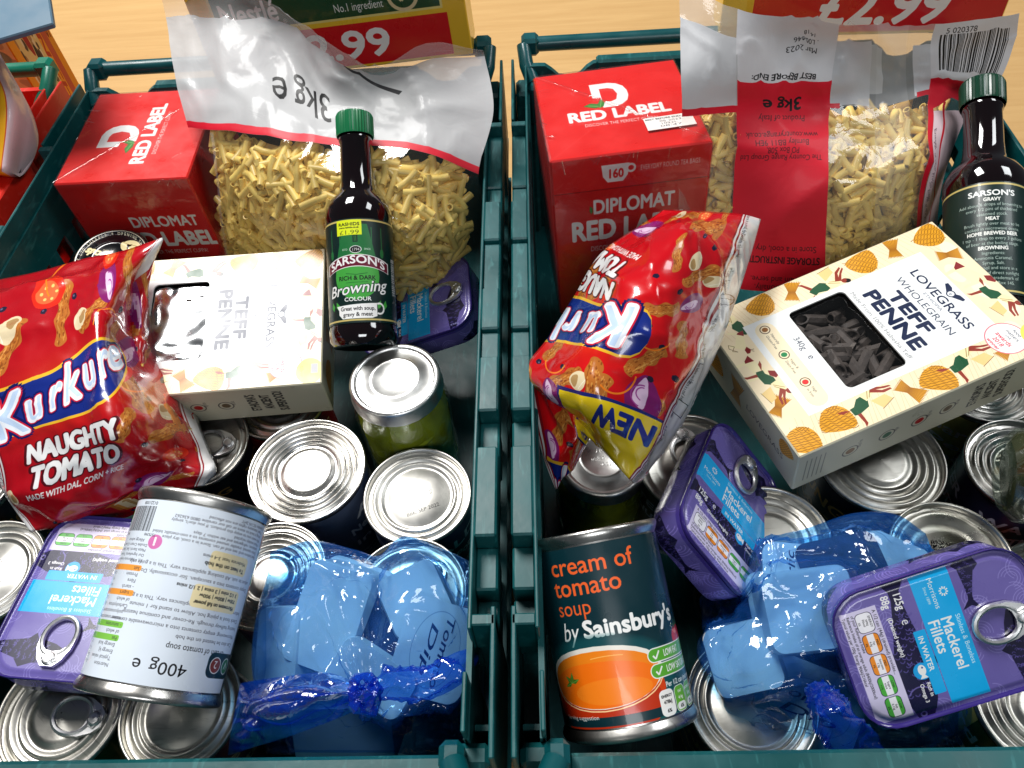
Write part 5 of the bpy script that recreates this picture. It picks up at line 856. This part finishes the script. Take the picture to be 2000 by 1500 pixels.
def jar(label, M, R, h, lidmat, pepm=pep, seed=1, group="screw-top jars"):
    t = thing("pickle_jar", label, "jar", M, group); rn = random.Random(seed)
    b = MB(); b.lathe([(.0004, .004), (R - .008, .004), (R - .002, .008), (R - .001, .02), (R - .001, h - .032), (R - .006, h - .022), (R - .009, h - .018), (.0004, h - .018)], 40); b.build("brine", brine if pepm is pep else pep_d, t)
    p = MB()
    for i in range(70):
        a, z, k = rn.uniform(0, 6.28), rn.uniform(.012, h - .03), R - rn.uniform(.0035, .006); q = rn.uniform(.0035, .008); V = []; F = []; Mx = Matrix.Translation((k * math.cos(a), k * math.sin(a), z)) @ Matrix.Rotation(a, 4, 'Z') @ Matrix.Rotation(rn.uniform(0, 3), 4, 'X') @ Matrix.Diagonal((.0035, q * 1.6, q * .8, 1))
        s = MB(); s.lathe([(.05, -1), (.6, -.8), (1, 0), (.6, .8), (.05, 1)], 9); p.add([Mx @ Vector(v) for v in s.V], s.F)
    p.build("pickles", pepm, t, kind="stuff")
    g = MB(); g.lathe([(.0004, 0), (R - .006, 0), (R, .006), (R + .001, .02), (R + .001, h - .03), (R - .004, h - .019), (R - .004, h - .002)], 48); g.build("glass", jarglass, t)
    l = MB(); q = R - .0015
    l.lathe([(q - .001, h - .0135), (q + .0008, h - .013), (q + .001, h - .0115), (q, h - .01), (q + .0002, h - .0022), (q - .0012, h - .0004), (q - .003, h), (q - .0045, h - .0006), (q - .0052, h - .0016), (q - .013, h - .0014), (q - .0145, h - .0002), (q - .017, h - .0002), (q - .0182, h - .001), (.0004, h - .001)], 64, polar=q); l.build("lid", lidmat, t, True, 50)
    return t
def upj(k, nrm, h, rot=0): return up(k, nrm, h, rot)
jar("silver-lidded jar of green peppers beside the sauce bottle", upj('jara', (.0, -.01, 1), .122, 20), .0345, .122, jarlid, seed=1)
jar("jar with black printed lid in front of the left red tea box", upj('jarb', (.08, -.14, 1), .13), .0335, .13, blid, pep_d, 2)
jar("green pickle jar under the upside-down snack packet", upj('jarc', (0, -.08, 1), .104), .0335, .104, jarlid, seed=3)
jar("dark olive jar lying over the can at the right picture edge", frame((.93, -.2, .12), (0, 0, 1), (.307, .168, .15)), .029, .085, blid, pep_d, 4)
# ---------------------------------------------------------------- cartons
tea_im = tea_print(); tea_m = pbr("red_tea_carton", rough=.32, img=tea_im, var=.03, coat=.35, bump=.05, bscale=40)
shrink = film("shrink_wrap", None, (.99, .98, .98), .02, (.95, .9, .9), .02, .05, 45, .5)
def tea(label, key, rot, fy=0, tw=.114):
    t = thing("tea_box", label, "tea box", MX(*D[key]), "red tea boxes"); q = lambda x, y: (x / 200, y / 200, (x + 100) / 200, (y + 100) / 200)
    V, F, U = rbox(tw, .127, .145, .0012, {'top': (*q(0, 0), rot), 'front': (*q(100, fy), 0), '*': (.05, .6, .4, .9, 0)}); link("carton", auto(mesh("tea_carton", V, F, tea_m, U), 20), t)
    rn = random.Random(len(label)); m = MB()                    # cellophane skin with pinched folds along the edges
    V, F, U = rbox(tw + .0016, .1286, .1462, .002); m.add(V, F)
    for i in range(16):
        e = rn.choice((-1, 1)); a = rn.uniform(-.055, .055); y = -.0643; z = .1462
        p = [(a, y, z - .001), (a + rn.uniform(-.006, .006), y - .0008, z - rn.uniform(.003, .012))] if rn.random() < .55 else [(-tw / 2 - .0008, a, z), (-tw / 2 - .0008 + rn.uniform(.003, .012), a + rn.uniform(-.006, .006), z + .0006)]
        m.tube(p, .00035, 5)
    m.tube([(-.057, -.063, .1466), (0, 0, .1468), (.056, .063, .1466)] if rot else [(-tw / 2, .063, .1466), (0, 0, .1468), (tw / 2, -.063, .1466)], .0005, 5)
    m.build("cellophane", shrink, t, True, 20); return t
tl = tea("red tea box whose top lettering runs sideways, in the left crate", 'teaL', 1, 100)
tr = tea("red tea box with white date sticker, in the right crate", 'teaR', 0)
c = Cv(40, 20, 10, (.9, .89, .87)); c.text("BEST BEFORE END:", 1, 15.6, 3.4, BLK, bold=.02, width=30); c.text("05 2023", 12, 11, 4, (.3, .3, .32), width=18); c.text("1022L", 12, 7, 4, (.3, .3, .32), width=14); c.text("08:47", 11, 3, 4, (.3, .3, .32), width=18)
st = MB(); st.box(-.0175, -.0085, 0, .0175, .0085, .0003); st.F = st.F; st.U = [[(0, 0), (0, 0), (0, 0), (0, 0)] if i != 1 else [(0, 0), (1, 0), (1, 1), (0, 1)] for i in range(6)]
st.build("date_sticker", pbr("sticker_paper", rough=.5, img=c.image("sticker_print"), var=.02), tr, False, M=Matrix.Translation((.033, -.033, .1464)) @ Matrix.Rotation(R_(2), 4, 'Z'))
pen_im = penne_print(); pen_m = pbr("penne_carton_board", rough=.345, img=pen_im, var=.03, bump=.03, bscale=250, spec=.55)
pane_clear = film("window_film", None, (.96, .96, .97), .01, (.7, .7, .7), .05, .04, 40, .25)
pane_glare = pbr("window_film_glare", (.85, .86, .87), .17, 1., var=.06, bump=.0)  # mirror metal imitating glare on the clear window film
dkp = pbr("dark_teff_pasta", (.29, .26, .24), .6, var=.3, nscale=200, bump=.3, bscale=900)
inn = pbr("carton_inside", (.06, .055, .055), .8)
def penne_me():
    n = 14; V = []; F = []; L = .036
    for j, (r, o_) in enumerate(((.0046, 1), (.0033, 0))):
        for e in (-1, 1):
            for k in range(n):
                a = 2 * math.pi * k / n; rr_ = r * (1 - .09 * (k % 2) * o_); x, y = rr_ * math.cos(a), rr_ * math.sin(a); V.append((x, y, e * L / 2 + x * .9))
    for k in range(n):
        q = (k + 1) % n; F += [(k, q, n + q, n + k), (2 * n + q, 2 * n + k, 3 * n + k, 3 * n + q), (q, k, 2 * n + k, 2 * n + q), (n + k, n + q, 3 * n + q, 3 * n + k)]
    return mesh("penne_tube", V, F, dkp, None, False)
pme = penne_me()
def carton(label, key, glare):
    W, Ln, H = .125, .185, .045; t = thing("pasta_carton", label, "pasta box", MX(*D[key]), "beige penne cartons")
    v0 = 185 / 285; s0, s1 = 190 / 285, 235 / 285; e0, e1 = 238 / 285, 283 / 285
    V, F, U = rbox(W, Ln, H, .0009, {'top': (0, 0, 1, v0, 0), 'right': (0, s0, 1, s1, 0), 'left': (0, s0, 1, s1, 0), 'front': (0, e0, 1, e1, 0), 'back': (0, e0, 1, e1, 0), 'bottom': (0, s0, 1, s1, 0)})
    # cut the window: drop the top face and rebuild it round a rounded hole
    top = F[0]; w0, w1, l0, l1 = (25 - 62.5) / 1000, (96 - 62.5) / 1000, (53 - 92.5) / 1000, (96 - 92.5) / 1000
    a, b = W / 2 - .0009, Ln / 2 - .0009; h0 = rr(w0, l0, w1 - w0, l1 - l0, .004, 5); hole = []
    for i in range(len(h0)):
        p, q = h0[i], h0[(i + 1) % len(h0)]; k_ = 24 if math.hypot(q[0] - p[0], q[1] - p[1]) > .01 else 1
        hole += [(p[0] + (q[0] - p[0]) * g / k_, p[1] + (q[1] - p[1]) * g / k_) for g in range(k_)]
    cxh, cyh = (w0 + w1) / 2, (l0 + l1) / 2
    F, U = F[1:], U[1:]; o = len(V); n = len(hole); uvp = lambda x, y: (x / W + .5, (y / Ln + .5) * v0)
    outer = []
    for x, y in hole:
        dx, dy = x - cxh, y - cyh; s = min((a - cxh) / dx if dx > 1e-9 else ((-a - cxh) / dx if dx < -1e-9 else 9e9), (b - cyh) / dy if dy > 1e-9 else ((-b - cyh) / dy if dy < -1e-9 else 9e9)); outer.append((cxh + dx * s, cyh + dy * s))
    V += [(x, y, H) for x, y in hole] + [(x, y, H) for x, y in outer] + [(x, y, H - .0012) for x, y in hole]
    for i in range(n):
        j = (i + 1) % n; F.append((o + n + i, o + n + j, o + j, o + i)); U.append([uvp(*outer[i]), uvp(*outer[j]), uvp(*hole[j]), uvp(*hole[i])])
        if abs(outer[i][0] - outer[j][0]) > 1e-6 and abs(outer[i][1] - outer[j][1]) > 1e-6:
            cxx = math.copysign(a, (outer[i][0] + outer[j][0])); cyy = math.copysign(b, (outer[i][1] + outer[j][1])); V.append((cxx, cyy, H)); f = (o + n + i, len(V) - 1, o + n + j); F.append(f); U.append([uvp(*outer[i]), uvp(cxx, cyy), uvp(*outer[j])])
        F.append((o + i, o + j, o + 2 * n + j, o + 2 * n + i)); U.append([uvp(*hole[i])] * 4)
    link("carton", auto(mesh("penne_carton", V, F, pen_m, U), 20), t)
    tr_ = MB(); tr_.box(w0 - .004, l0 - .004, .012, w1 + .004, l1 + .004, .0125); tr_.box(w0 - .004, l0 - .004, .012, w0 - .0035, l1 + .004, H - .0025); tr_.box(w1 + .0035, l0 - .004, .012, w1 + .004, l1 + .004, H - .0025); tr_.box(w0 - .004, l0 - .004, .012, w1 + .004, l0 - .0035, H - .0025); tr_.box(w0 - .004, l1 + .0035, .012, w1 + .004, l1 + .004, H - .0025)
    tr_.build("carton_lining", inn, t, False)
    rn = random.Random(5 if glare else 9); nn = 0
    for lay in range(4):
        for i in range(15):
            z = .0175 + lay * .0058; p = (rn.uniform(w0 + .006, w1 - .006), rn.uniform(l0 + .005, l1 - .005), z)
            Mx = Matrix.Translation(p) @ Matrix.Rotation(rn.uniform(0, 6.28), 4, 'Z') @ Matrix.Rotation(R_(90 + rn.uniform(-40, 40) * (1 if lay < 3 else .8)), 4, 'X') @ Matrix.Rotation(rn.uniform(0, 6), 4, 'Z') @ Matrix.Scale(.85, 4)
            mx = max((Mx @ Vector((0, 0, s * .018))).z for s in (-1, 1)); 
            if mx > H - .007: Mx = Matrix.Translation((0, 0, H - .007 - mx)) @ Mx
            link("penne", pme, t, Mx)
    G = np.zeros((71, 71, 3)); 
    for i in range(71):
        for j in range(71):
            x = w0 - .003 + (w1 - w0 + .006) * j / 70; y = l1 + .003 - (l1 - l0 + .006) * i / 70; w_ = noise.noise(Vector((x * 30, y * 30, 7))) * .02; d = noise.noise(Vector(((x + w_) * 75, (y - w_) * 60, 3.3))) * (1.7 if glare else .6) + noise.noise(Vector((x * 150 + 3, (y + w_) * 120, 1))) * (.16 if glare else .3)
            G[i, j] = (x, y, H - .0026 + (.0011 * d - .0006) - (.018 * (y - cyh) if glare else 0))  # in glare the pane's swell and tilt are shaped to mirror the key panel
    V, F, U = sheet(G, G[:, :, :2]); link("window_pane", mesh("window_pane", V, F, pane_glare if glare else pane_clear, U), t); return t
carton("beige teff penne carton lying flat in bright glare, in the left crate", 'penneL', True)
carton("beige teff penne carton with dark pasta in its window, in the right crate", 'penneR', False)
def plain_carton(name, label, cat, M, w, d, h, mat, uv):
    t = thing(name, label, cat, M); V, F, U = rbox(w, d, h, .001, uv); link("carton", auto(mesh(name, V, F, mat, U), 20), t); return t
cer1 = pbr("cereal_carton_print", rough=.3, img=cereal_print(), var=.02, coat=.4); cer2 = pbr("cereal_carton_flash_print", rough=.3, img=cereal_print2(), var=.02, coat=.4)
plain_carton("cereal_box", "yellow cereal box with green panel and red price flash behind the left crate", "cereal box", frame((-.06, .1, .99), (1, .01, .06), (-.15, .607, .204)), .241, .05, .11, cer1, {'front': (0, 0, 1, 1, 0), '*': (.01, .01, .02, .02, 0)})
plain_carton("cereal_box", "cereal box with big red price flash behind the right crate", "cereal box", frame((0, .1, .99), (1, -.08, 0), (.315, .613, .206)), .24, .05, .11, cer2, {'front': (0, 0, 1, 1, 0), '*': (.01, .9, .02, .95, 0)})
car_m = pbr("orange_carton_print", rough=.4, img=carton_print(), var=.06); gry = pbr("blue_grey_card", (.3, .42, .5), .55, var=.08); 
plain_carton("oat_carton", "orange carton with pictures of oats standing behind the red crate", "carton", frame((0, 0, 1), (.9, -.45, 0), (-.4786 + .09 * .045 - .9 * .08 + .447 * .025 - .03, .67 + .4 * .08 + .894 * .025, 0)), .16, .05, .3, car_m, {'front': (.0, 0, .2, 1, 0), 'right': (.0, 0, 1, 1, 0), '*': (.01, .1, .05, .9, 0)})
plain_carton("grey_card", "blue-grey card sheet at the top left corner", "card", frame((.0, -.25, .95), (1, .35, 0), (-.47, .55, .297)), .2, .13, .005, gry, None)
c = Cv(100, 100, 4, (.9, .66, .1)); rn = random.Random(6)
for k in range(26): c.ell(rn.uniform(0, 70), rn.uniform(0, 100), rn.uniform(4, 12), rn.uniform(3, 7), rn.choice(((.85, .45, .08), (.93, .78, .2), (.9, .56, .1))), .8, rn.uniform(0, 180), wob=.08, seed=k)
c.rect(74, 0, 26, 100, (.82, .72, .74)); c.rect(73, 0, 1.6, 100, (.8, .3, .1)); ym = pbr("yellow_packet_foil", rough=.35, img=c.image("yellow_packet_print"), var=.03, coat=.3)
t = thing("snack_bag", "yellow snack bag with pale seam at the left picture edge", "snack bag", Matrix.Identity(4)); G, UV = surf(np.array(D['n_yb']), 12, [0, .72, 1], [1, .5, 0]); W = wrinkle(G, .002, (20, 20, 20), 3); V, F, U = sheet(W, UV, thick=.04, dirv=(-.2, .3, -1)); link("pouch", mesh("snack_bag_pouch", V, F, ym, U), t)
# ---------------------------------------------------------------- bags of pasta
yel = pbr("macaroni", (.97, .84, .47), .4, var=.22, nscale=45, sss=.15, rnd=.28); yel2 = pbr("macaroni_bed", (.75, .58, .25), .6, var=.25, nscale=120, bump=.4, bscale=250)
def maca_me(bend):
    n = 8; V = []; F = []; L = .024; rings = []
    for r in (.0031, .002):
        for i in range(4):
            s = -L / 2 + L * i / 3; a = s * bend
            if abs(bend) > 1: X, Z = (1 - math.cos(a)) / bend, math.sin(a) / bend
            else: X, Z, a = 0, s, 0
            rings.append([(X + r * math.cos(2 * math.pi * k / n) * math.cos(a), r * math.sin(2 * math.pi * k / n), Z - r * math.cos(2 * math.pi * k / n) * math.sin(a)) for k in range(n)])
    V = [p for r in rings for p in r]
    for i in range(3):
        for k in range(n): q = (k + 1) % n; F += [(i * n + k, i * n + q, (i + 1) * n + q, (i + 1) * n + k), ((i + 4) * n + q, (i + 4) * n + k, (i + 5) * n + k, (i + 5) * n + q)]
    for k in range(n): q = (k + 1) % n; F += [(q, k, 4 * n + k, 4 * n + q), (3 * n + k, 3 * n + q, 7 * n + q, 7 * n + k)]
    return auto(mesh("macaroni_tube", V, F, yel, None, True), 50)
mm = [maca_me(b) for b in (0, 8, 22, 42)]
def pasta_bag(label, key, us, vs, img, seed, vmax, amp=.0028, tintn=.03):
    net = np.array(D['n_' + key]); t = thing("pasta_bag", label, "pasta bag", Matrix.Identity(4), "bags of macaroni")
    G, UV = surf(net, 12, us, vs); W = wrinkle(G, amp, (14, 22, 16), seed)
    for i in range(W.shape[0]):          # sharper folds in the slack upper part of the bag
        for j in range(W.shape[1]):
            v = UV[i, j, 1]
            if v > vmax: p = G[i, j]; W[i, j, 2] += .0028 * max(0, ridged(p, (13, 6, 6), seed + 3)) ** 3 + .0032 * max(0, ridged(p, (34, 12, 18), seed + 9)) ** 8 * min(1, (v - vmax) * 8)
    V, F, U = sheet(W, UV); fm = film(key + "_film", img, (.985, .985, .98), tintn, (.9, .88, .84), .035, .07, 55, .3, .55, .16)
    link("printed_film", mesh("pasta_film", V, F, fm, U), t)
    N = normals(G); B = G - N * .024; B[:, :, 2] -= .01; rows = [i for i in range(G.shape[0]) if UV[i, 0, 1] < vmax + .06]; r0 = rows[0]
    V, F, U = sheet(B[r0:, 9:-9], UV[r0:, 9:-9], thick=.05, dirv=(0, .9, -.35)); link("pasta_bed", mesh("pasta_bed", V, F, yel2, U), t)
    rn = random.Random(seed); cand = []; grid = {}
    R0, C0 = G.shape[:2]
    def put(lay, dens):
        got = []; tries = 0
        while tries < 24000 and len(got) < dens:
            tries += 1; fi, fj = rn.uniform(r0 + 1, R0 - 2), rn.uniform(9 if key == 'p2' else 4, C0 - (7 if key == 'p2' else 5)); i, j = int(fi), int(fj)
            if UV[i, j, 1] > vmax - (.0 if lay else .0) + .02 * math.sin(fj * .3): continue
            if N[i, j] @ np.array((.0, -.6, .8)) < (.5 if key == 'p2' else .2): continue
            p = G[i, j] + (G[i + 1, j] - G[i, j]) * (fi - i) + (G[i, j + 1] - G[i, j]) * (fj - j); n = N[i, j]; dep = (.0076 if lay == 0 else .0142 + .006 * (lay - 1)) + rn.uniform(-.001, .0025); q = p - n * dep
            cell = (int(q[0] / .0085), int(q[1] / .0085), int(q[2] / .0085)); ok = True
            for a in (-1, 0, 1):
                for b in (-1, 0, 1):
                    for c_ in (-1, 0, 1):
                        for z in grid.get((lay, cell[0] + a, cell[1] + b, cell[2] + c_), ()):
                            if sum((q[k] - z[k]) ** 2 for k in range(3)) < .0074 ** 2: ok = False
            if not ok: continue
            grid.setdefault((lay, *cell), []).append(q)
            T = Vector(N[i, j]); x = T.orthogonal().normalized(); x = Matrix.Rotation(rn.uniform(0, 6.28), 3, T) @ x; dirz = (x + T * rn.uniform(-.2, .2)).normalized()
            Mx = frame(dirz, T.cross(dirz) if rn.random() < .5 else T, q); got.append((Mx, rn.randint(0, 3)))
        return got
    a = put(0, 1300); b = put(1, 1100); c2 = put(2, 700)
    cp = camo.matrix_world.translation; a.sort(key=lambda m: (m[0].translation - cp).length)
    for Mx, k in a[:300]: link("macaroni", mm[k], t, Mx)
    rest = MB()
    for Mx, k in a[300:] + b + c2:
        me = mm[k]; rest.add([Mx @ v.co for v in me.vertices], [tuple(p.vertices) for p in me.polygons])
    rest.build("macaroni_heap", yel, t, True, 50, kind="stuff"); return t
pasta_bag("pasta bag with grey top, red line and upside-down 3kg, in the left crate", 'p1', [0, .18, .38, .53, .65, .82, 1], [1, .88, .73, .6, .45, .25, 0], pasta_front(), 3, .585)
pasta_bag("pasta bag with red text panel and barcode, in the right crate", 'p2', [0, .17, .32, .468, .6, .755, 1], [1, .9, .76, .655, .5, .3, 0], pasta_back(), 8, .64)
# ---------------------------------------------------------------- snack packets
snack_m = pbr("glossy_snack_foil_dimmed", rough=.24, img=snack_print("snack_packet_print_dimmed"), var=.02, coat=.7, bump=.3, bscale=34, distort=.8); snack_m2 = pbr("glossy_snack_foil_turned", rough=.2, img=snack_print("snack_packet_print_turned", 64, 1.2, True, 14), var=.02, coat=.7, bump=.3, bscale=34, distort=.8)
def packet(label, key, us, vs, seed, flip, thick, amp, mt=None, skew=0.):
    net = np.array(D['n_' + key]); 
    if flip: net = net[:, ::-1]; us = us[::-1]
    t = thing("snack_packet", label, "snack packet", Matrix.Identity(4), "red snack packets"); G, UV = surf(net, 14, us, vs); UV[:, :, 1] -= skew * (UV[:, :, 0] - .42); W = wrinkle(wrinkle(G, amp, (9, 20, 14), seed), 0.0012, (45, 60, 45), seed + 6); W = creases(creases(W, .0012, (30, 10, 14), seed + 6), .0008, (14, 34, 20), seed + 9); V, F, U = sheet(W, UV, thick=thick, dirv=(.1, .25, -1)); link("pouch", mesh("snack_pouch", V, F, mt or snack_m, U), t); return t
packet("red snack packet, logo upright, leaning at the left picture edge", 'k1', [.0, .23, .465, .71, 1.0], [.99, .92, .77, .585, .39, .225, .1], 5, False, .05, .0035, None, .15)
k2 = packet("upside-down red snack packet with yellow flash, lying across the right crate", 'k2', [.0, .065, .3, .56, .84], [.03, .16, .33, .5, .7, .88, 1.0], 11, True, .06, .003, snack_m2)
G, UV = surf(np.array(D['n_k2f']), 10, [.97, .9, .8, .7, .03], [.98, .86, .75, .66]); W = wrinkle(G, .003, (30, 30, 30), 2)
V, F, U = sheet(W, UV, thick=.012, dirv=(.2, .4, -.6)); link("end_flap", mesh("packet_end_flap", V, F, snack_m2, U), k2)
# ---------------------------------------------------------------- blue bags and the tubs in them
bluef = film("blue_bag_film", None, (.54, .8, .98), .17, (.16, .52, .97), .05, .06, 60, .4)
bluek = film("blue_bag_film_gathered", None, (.24, .55, .97), .3, (.04, .34, .98), .08, .06, 70, .6)
tubw = pbr("white_tub_plastic", (.84, .86, .88), .35, var=.04, sss=.05); tubd = pbr("dark_snack_filling", (.1, .12, .2), .7, var=.4, nscale=120, bump=.6, bscale=300); tublid = pbr("tub_label_film", rough=.35, img=tub_print("Tomato", "Dip"), var=.03); tublid2 = pbr("tub_label_film_b", rough=.35, img=tub_print("Garlic", "Dip"), var=.03)
tubdark = pbr('dark_tub_label', (.13, .17, .3), .5, var=.45, nscale=160, bump=.3, bscale=300)
tubclear = film("tub_lid_film", None, (.9, .9, .92), .05, (.8, .8, .85), .08, .06, 80, .3)
TUBS = {}
def tub(label, c, n, x, w=.055, l=.07, h=.032, mode='up', lid=None, group=None):
    """dip tub; mode 'base' shows its underside along n, 'up' its printed lid, 'clear' a clear lid on dark filling"""
    n = Vector(n).normalized(); M = frame(n, x, Vector(c) - n * h); t = thing("dip_tub", label, "tub", M, group); TUBS.setdefault('l' if group == g1 else 'r', []).append(t); s = MB()
    k = [rect_ring(w * .84, l * .87, .006, 0), rect_ring(w * .88, l * .9, .007, .003), rect_ring(w * .92, l * .94, .008, h - .004), rect_ring(w, l, .008, h - .002), rect_ring(w, l, .008, h)]
    if mode == 'base': k = [[(x_, y_, h - z) for x_, y_, z in r][::1] for r in k[::-1]]; s.loft(k, capt=True, capb=True)
    elif mode == 'up': s.loft(k, capb=True)
    else: s.loft(k + [rect_ring(w * .88, l * .9, .01, h - .0005), rect_ring(w * .84, l * .88, .009, .006)], capb=True, capt=True)
    s.build("tub_shell", tubw, t, True, 40)
    if mode != 'base':
        p = MB(); p.loft([rect_ring(w * 1.0, l * 1.0, .008, h + .0006), rect_ring(w * .9, l * .9, .007, h + .0009)], capt=True); uvf = lambda v: (v[0] / w + .5, v[1] / l + .5)
        p.U = [[uvf(p.V[j]) for j in f] for f in p.F]; p.build("peel_lid", lid or tublid, t)
    if mode == 'clear':
        f = MB(); G = np.zeros((15, 15, 3)); 
        for i in range(15):
            for j in range(15): xx, yy = (j / 14 - .5) * w * .86, (.5 - i / 14) * l * .88; G[i, j] = (xx, yy, h - .006 + .003 * noise.noise(Vector((xx * 200, yy * 200, 1))))
        V, F, U = sheet(G, G[:, :, :2]); link("dip_filling", mesh("dip_filling", V, F, tubd, U), t)
    return t
g1, g2 = "dip tubs knotted in the left blue bag", "dip tubs in the right blue bag"
tub("plain white tub at the upper left inside the left blue bag", (-.104, .084, .157), (-.15, -.35, .9), (.93, -.38, .1), .048, .066, .03, 'base', None, g1)
tub("white tub at the upper right inside the left blue bag", (-.054, .094, .157), (.1, -.25, .95), (.9, .45, 0), .042, .042, .03, 'base', None, g1)
tub("tub with a lettered lid at the right side inside the left blue bag", (-.042, .067, .15), (.2, -.35, .9), (-.2, -.95, 0), .052, .042, .028, 'up', tublid, g1)
tub("tub turned on its left side inside the left blue bag", (-.136, .074, .142), (-.5, -.3, .8), (.2, .9, 0), .05, .04, .03, 'base', None, g1)
tub("tub near the knot inside the left blue bag", (-.076, .052, .15), (0, -.4, .92), (.85, -.6, 0), .056, .03, .03, 'base', None, g1)
tub("tub with a dark lid inside the left blue bag", (-.071, .08, .149), (.1, -.3, .95), (.85, -.6, 0), .05, .034, .028, 'up', tubdark, g1)
tub("plain tub low at the front of the left blue bag", (-.1, .032, .105), (0, -.8, .6), (1, 0, 0), .07, .045, .03, 'base', None, g1)
tub("large plain tub at the middle of the right blue bag", (.17, .085, .15), (-.1, -.35, .93), (1, .1, 0), .058, .05, .03, 'base', None, g2)
tub("tub at the left end of the right blue bag", (.134, .068, .121), (-.3, -.3, .9), (1, .2, 0), .046, .044, .03, 'base', None, g2)
tub("tub with a Dip lid at the back of the right blue bag", (.172, .11, .138), (-.05, -.1, 1), (.15, 1, 0), .04, .042, .03, 'up', tublid2, g2)
tub("tub with a dark lid at the back of the right blue bag", (.198, .106, .143), (0, -.15, 1), (1, .2, 0), .05, .05, .03, 'up', tubdark, g2)
tub("white tub next to the dotted can lid in the right blue bag", (.228, .108, .134), (.15, -.2, .95), (.9, -.4, 0), .045, .06, .03, 'base', None, g2)
tub("tub under the purple tin in the right blue bag", (.235, .065, .09), (.1, -.4, .9), (1, .2, 0), .06, .06, .03, 'base', None, g2)
tub("tub with a lettered lid low at the front of the right blue bag", (.172, .046, .098), (-.1, -.55, .85), (.8, -.4, 0), .06, .05, .03, 'up', tublid, g2)
from mathutils.bvhtree import BVHTree
def drape(G, tubs, d=(0, -.15, .99), gap=.003, n=7):
    """lay the film over the tubs: lift every point that lies under a tub, then relax the film between them"""
    V = []; F = []
    for t in tubs:
        for ch in t.children:
            o = len(V); M = t.matrix_world @ ch.matrix_basis; V += [M @ v.co for v in ch.data.vertices]; F += [tuple(i + o for i in q.vertices) for q in ch.data.polygons]
    bv = BVHTree.FromPolygons(V, F); d = Vector(d).normalized(); G = G.copy(); r, c = G.shape[:2]
    def lift():
        for i in range(r):
            for j in range(c):
                p = Vector(G[i, j]); up_ = 0
                for ox, oy in ((0, 0), (.003, 0), (-.003, 0), (0, .003), (0, -.003)):
                    q = p + Vector((ox, oy, 0)); h = bv.ray_cast(q + d * .09, -d, .09 + gap)[0]
                    if h is not None: up_ = max(up_, (h - q).dot(d) + gap)
                G[i, j] = p + d * up_
    lift()
    for _ in range(n):
        A = G.copy(); A[1:-1, 1:-1] = .5 * G[1:-1, 1:-1] + .125 * (G[:-2, 1:-1] + G[2:, 1:-1] + G[1:-1, :-2] + G[1:-1, 2:]); G[:] = A; lift()
    return G
def blue_bag(label, key, knot, extra, seed, tubs, amp=.0045):
    net = np.array(D['n_' + key]); t = thing("carrier_bag", label, "plastic bag", Matrix.Identity(4), "thin blue plastic bags"); G, UV = surf(net, 18, np.linspace(0, 1, net.shape[1]), np.linspace(1, 0, net.shape[0])); N = normals(G); W = drape(wrinkle(G, amp, (26, 30, 24), seed), tubs); W = drape(wrinkle(W, .0026, (30, 70, 40), seed + 2), tubs, gap=.0012, n=0); W = creases(creases(W, .0028, (34, 14, 24), seed + 5), .0022, (16, 40, 30), seed + 7)
    if knot is not None:
        kx = np.array(knot); f = edgefall(G, .06)
        for i in range(G.shape[0]):
            for j in range(G.shape[1]):
                d = G[i, j] - kx; r = np.linalg.norm(d); a = math.atan2(d[1], d[0]); h = (abs(math.sin(a * 6.5 + 1.2 * math.sin(a * 3) + 8 * r)) ** 2.2) * math.exp(-((r - .022) / .04) ** 2); W[i, j] += N[i, j] * (.008 * h * f[i, j])
    V, F, U = sheet(W, UV, thick=.07, dirv=(0, .4, -1)); link("bag_film", mesh("bag_film", V, F, bluef, U), t)
    for nm, kk, am, sc_ in extra:
        n2 = np.array(D['n_' + kk]); G2, UV2 = surf(n2, 14, np.linspace(0, 1, n2.shape[1]), np.linspace(1, 0, n2.shape[0])); W2 = creases(wrinkle(G2, am, sc_, seed + 4), .0045, (14, 70, 40), seed + 6, 5); V, F, U = sheet(W2, UV2); link(nm, mesh(nm, V, F, bluek, U), t)
    if knot is not None:
        m = MB(); kx = Vector(knot)
        for q in range(3):
            P = []
            for i in range(15): a = 2 * math.pi * i / 15; P.append(kx + Vector((.0062 * math.cos(a), .005 * math.sin(a) + .0025 * (q - 1), .004 * math.sin(a * 2 + q * 2) + .002 * q)))
            m.tube(P, [.0024 + .0009 * math.sin(i * 2.1 + q) for i in range(15)], 8, True)
        m.build("knot", bluek, t)
    return t
blue_bag("tied blue plastic bag of white tubs at the front of the left crate", 'b1', D['n_b1l'][2][0], (("left_ear", 'b1l', .004, (30, 75, 40)), ("right_ear", 'b1r', .004, (30, 75, 40))), 4, TUBS['l'])
blue_bag("blue plastic bag of white tubs under the front purple tin, right crate", 'b2', None, (("gathered_neck", 'b2k', .006, (40, 50, 40)),), 9, TUBS['r'])
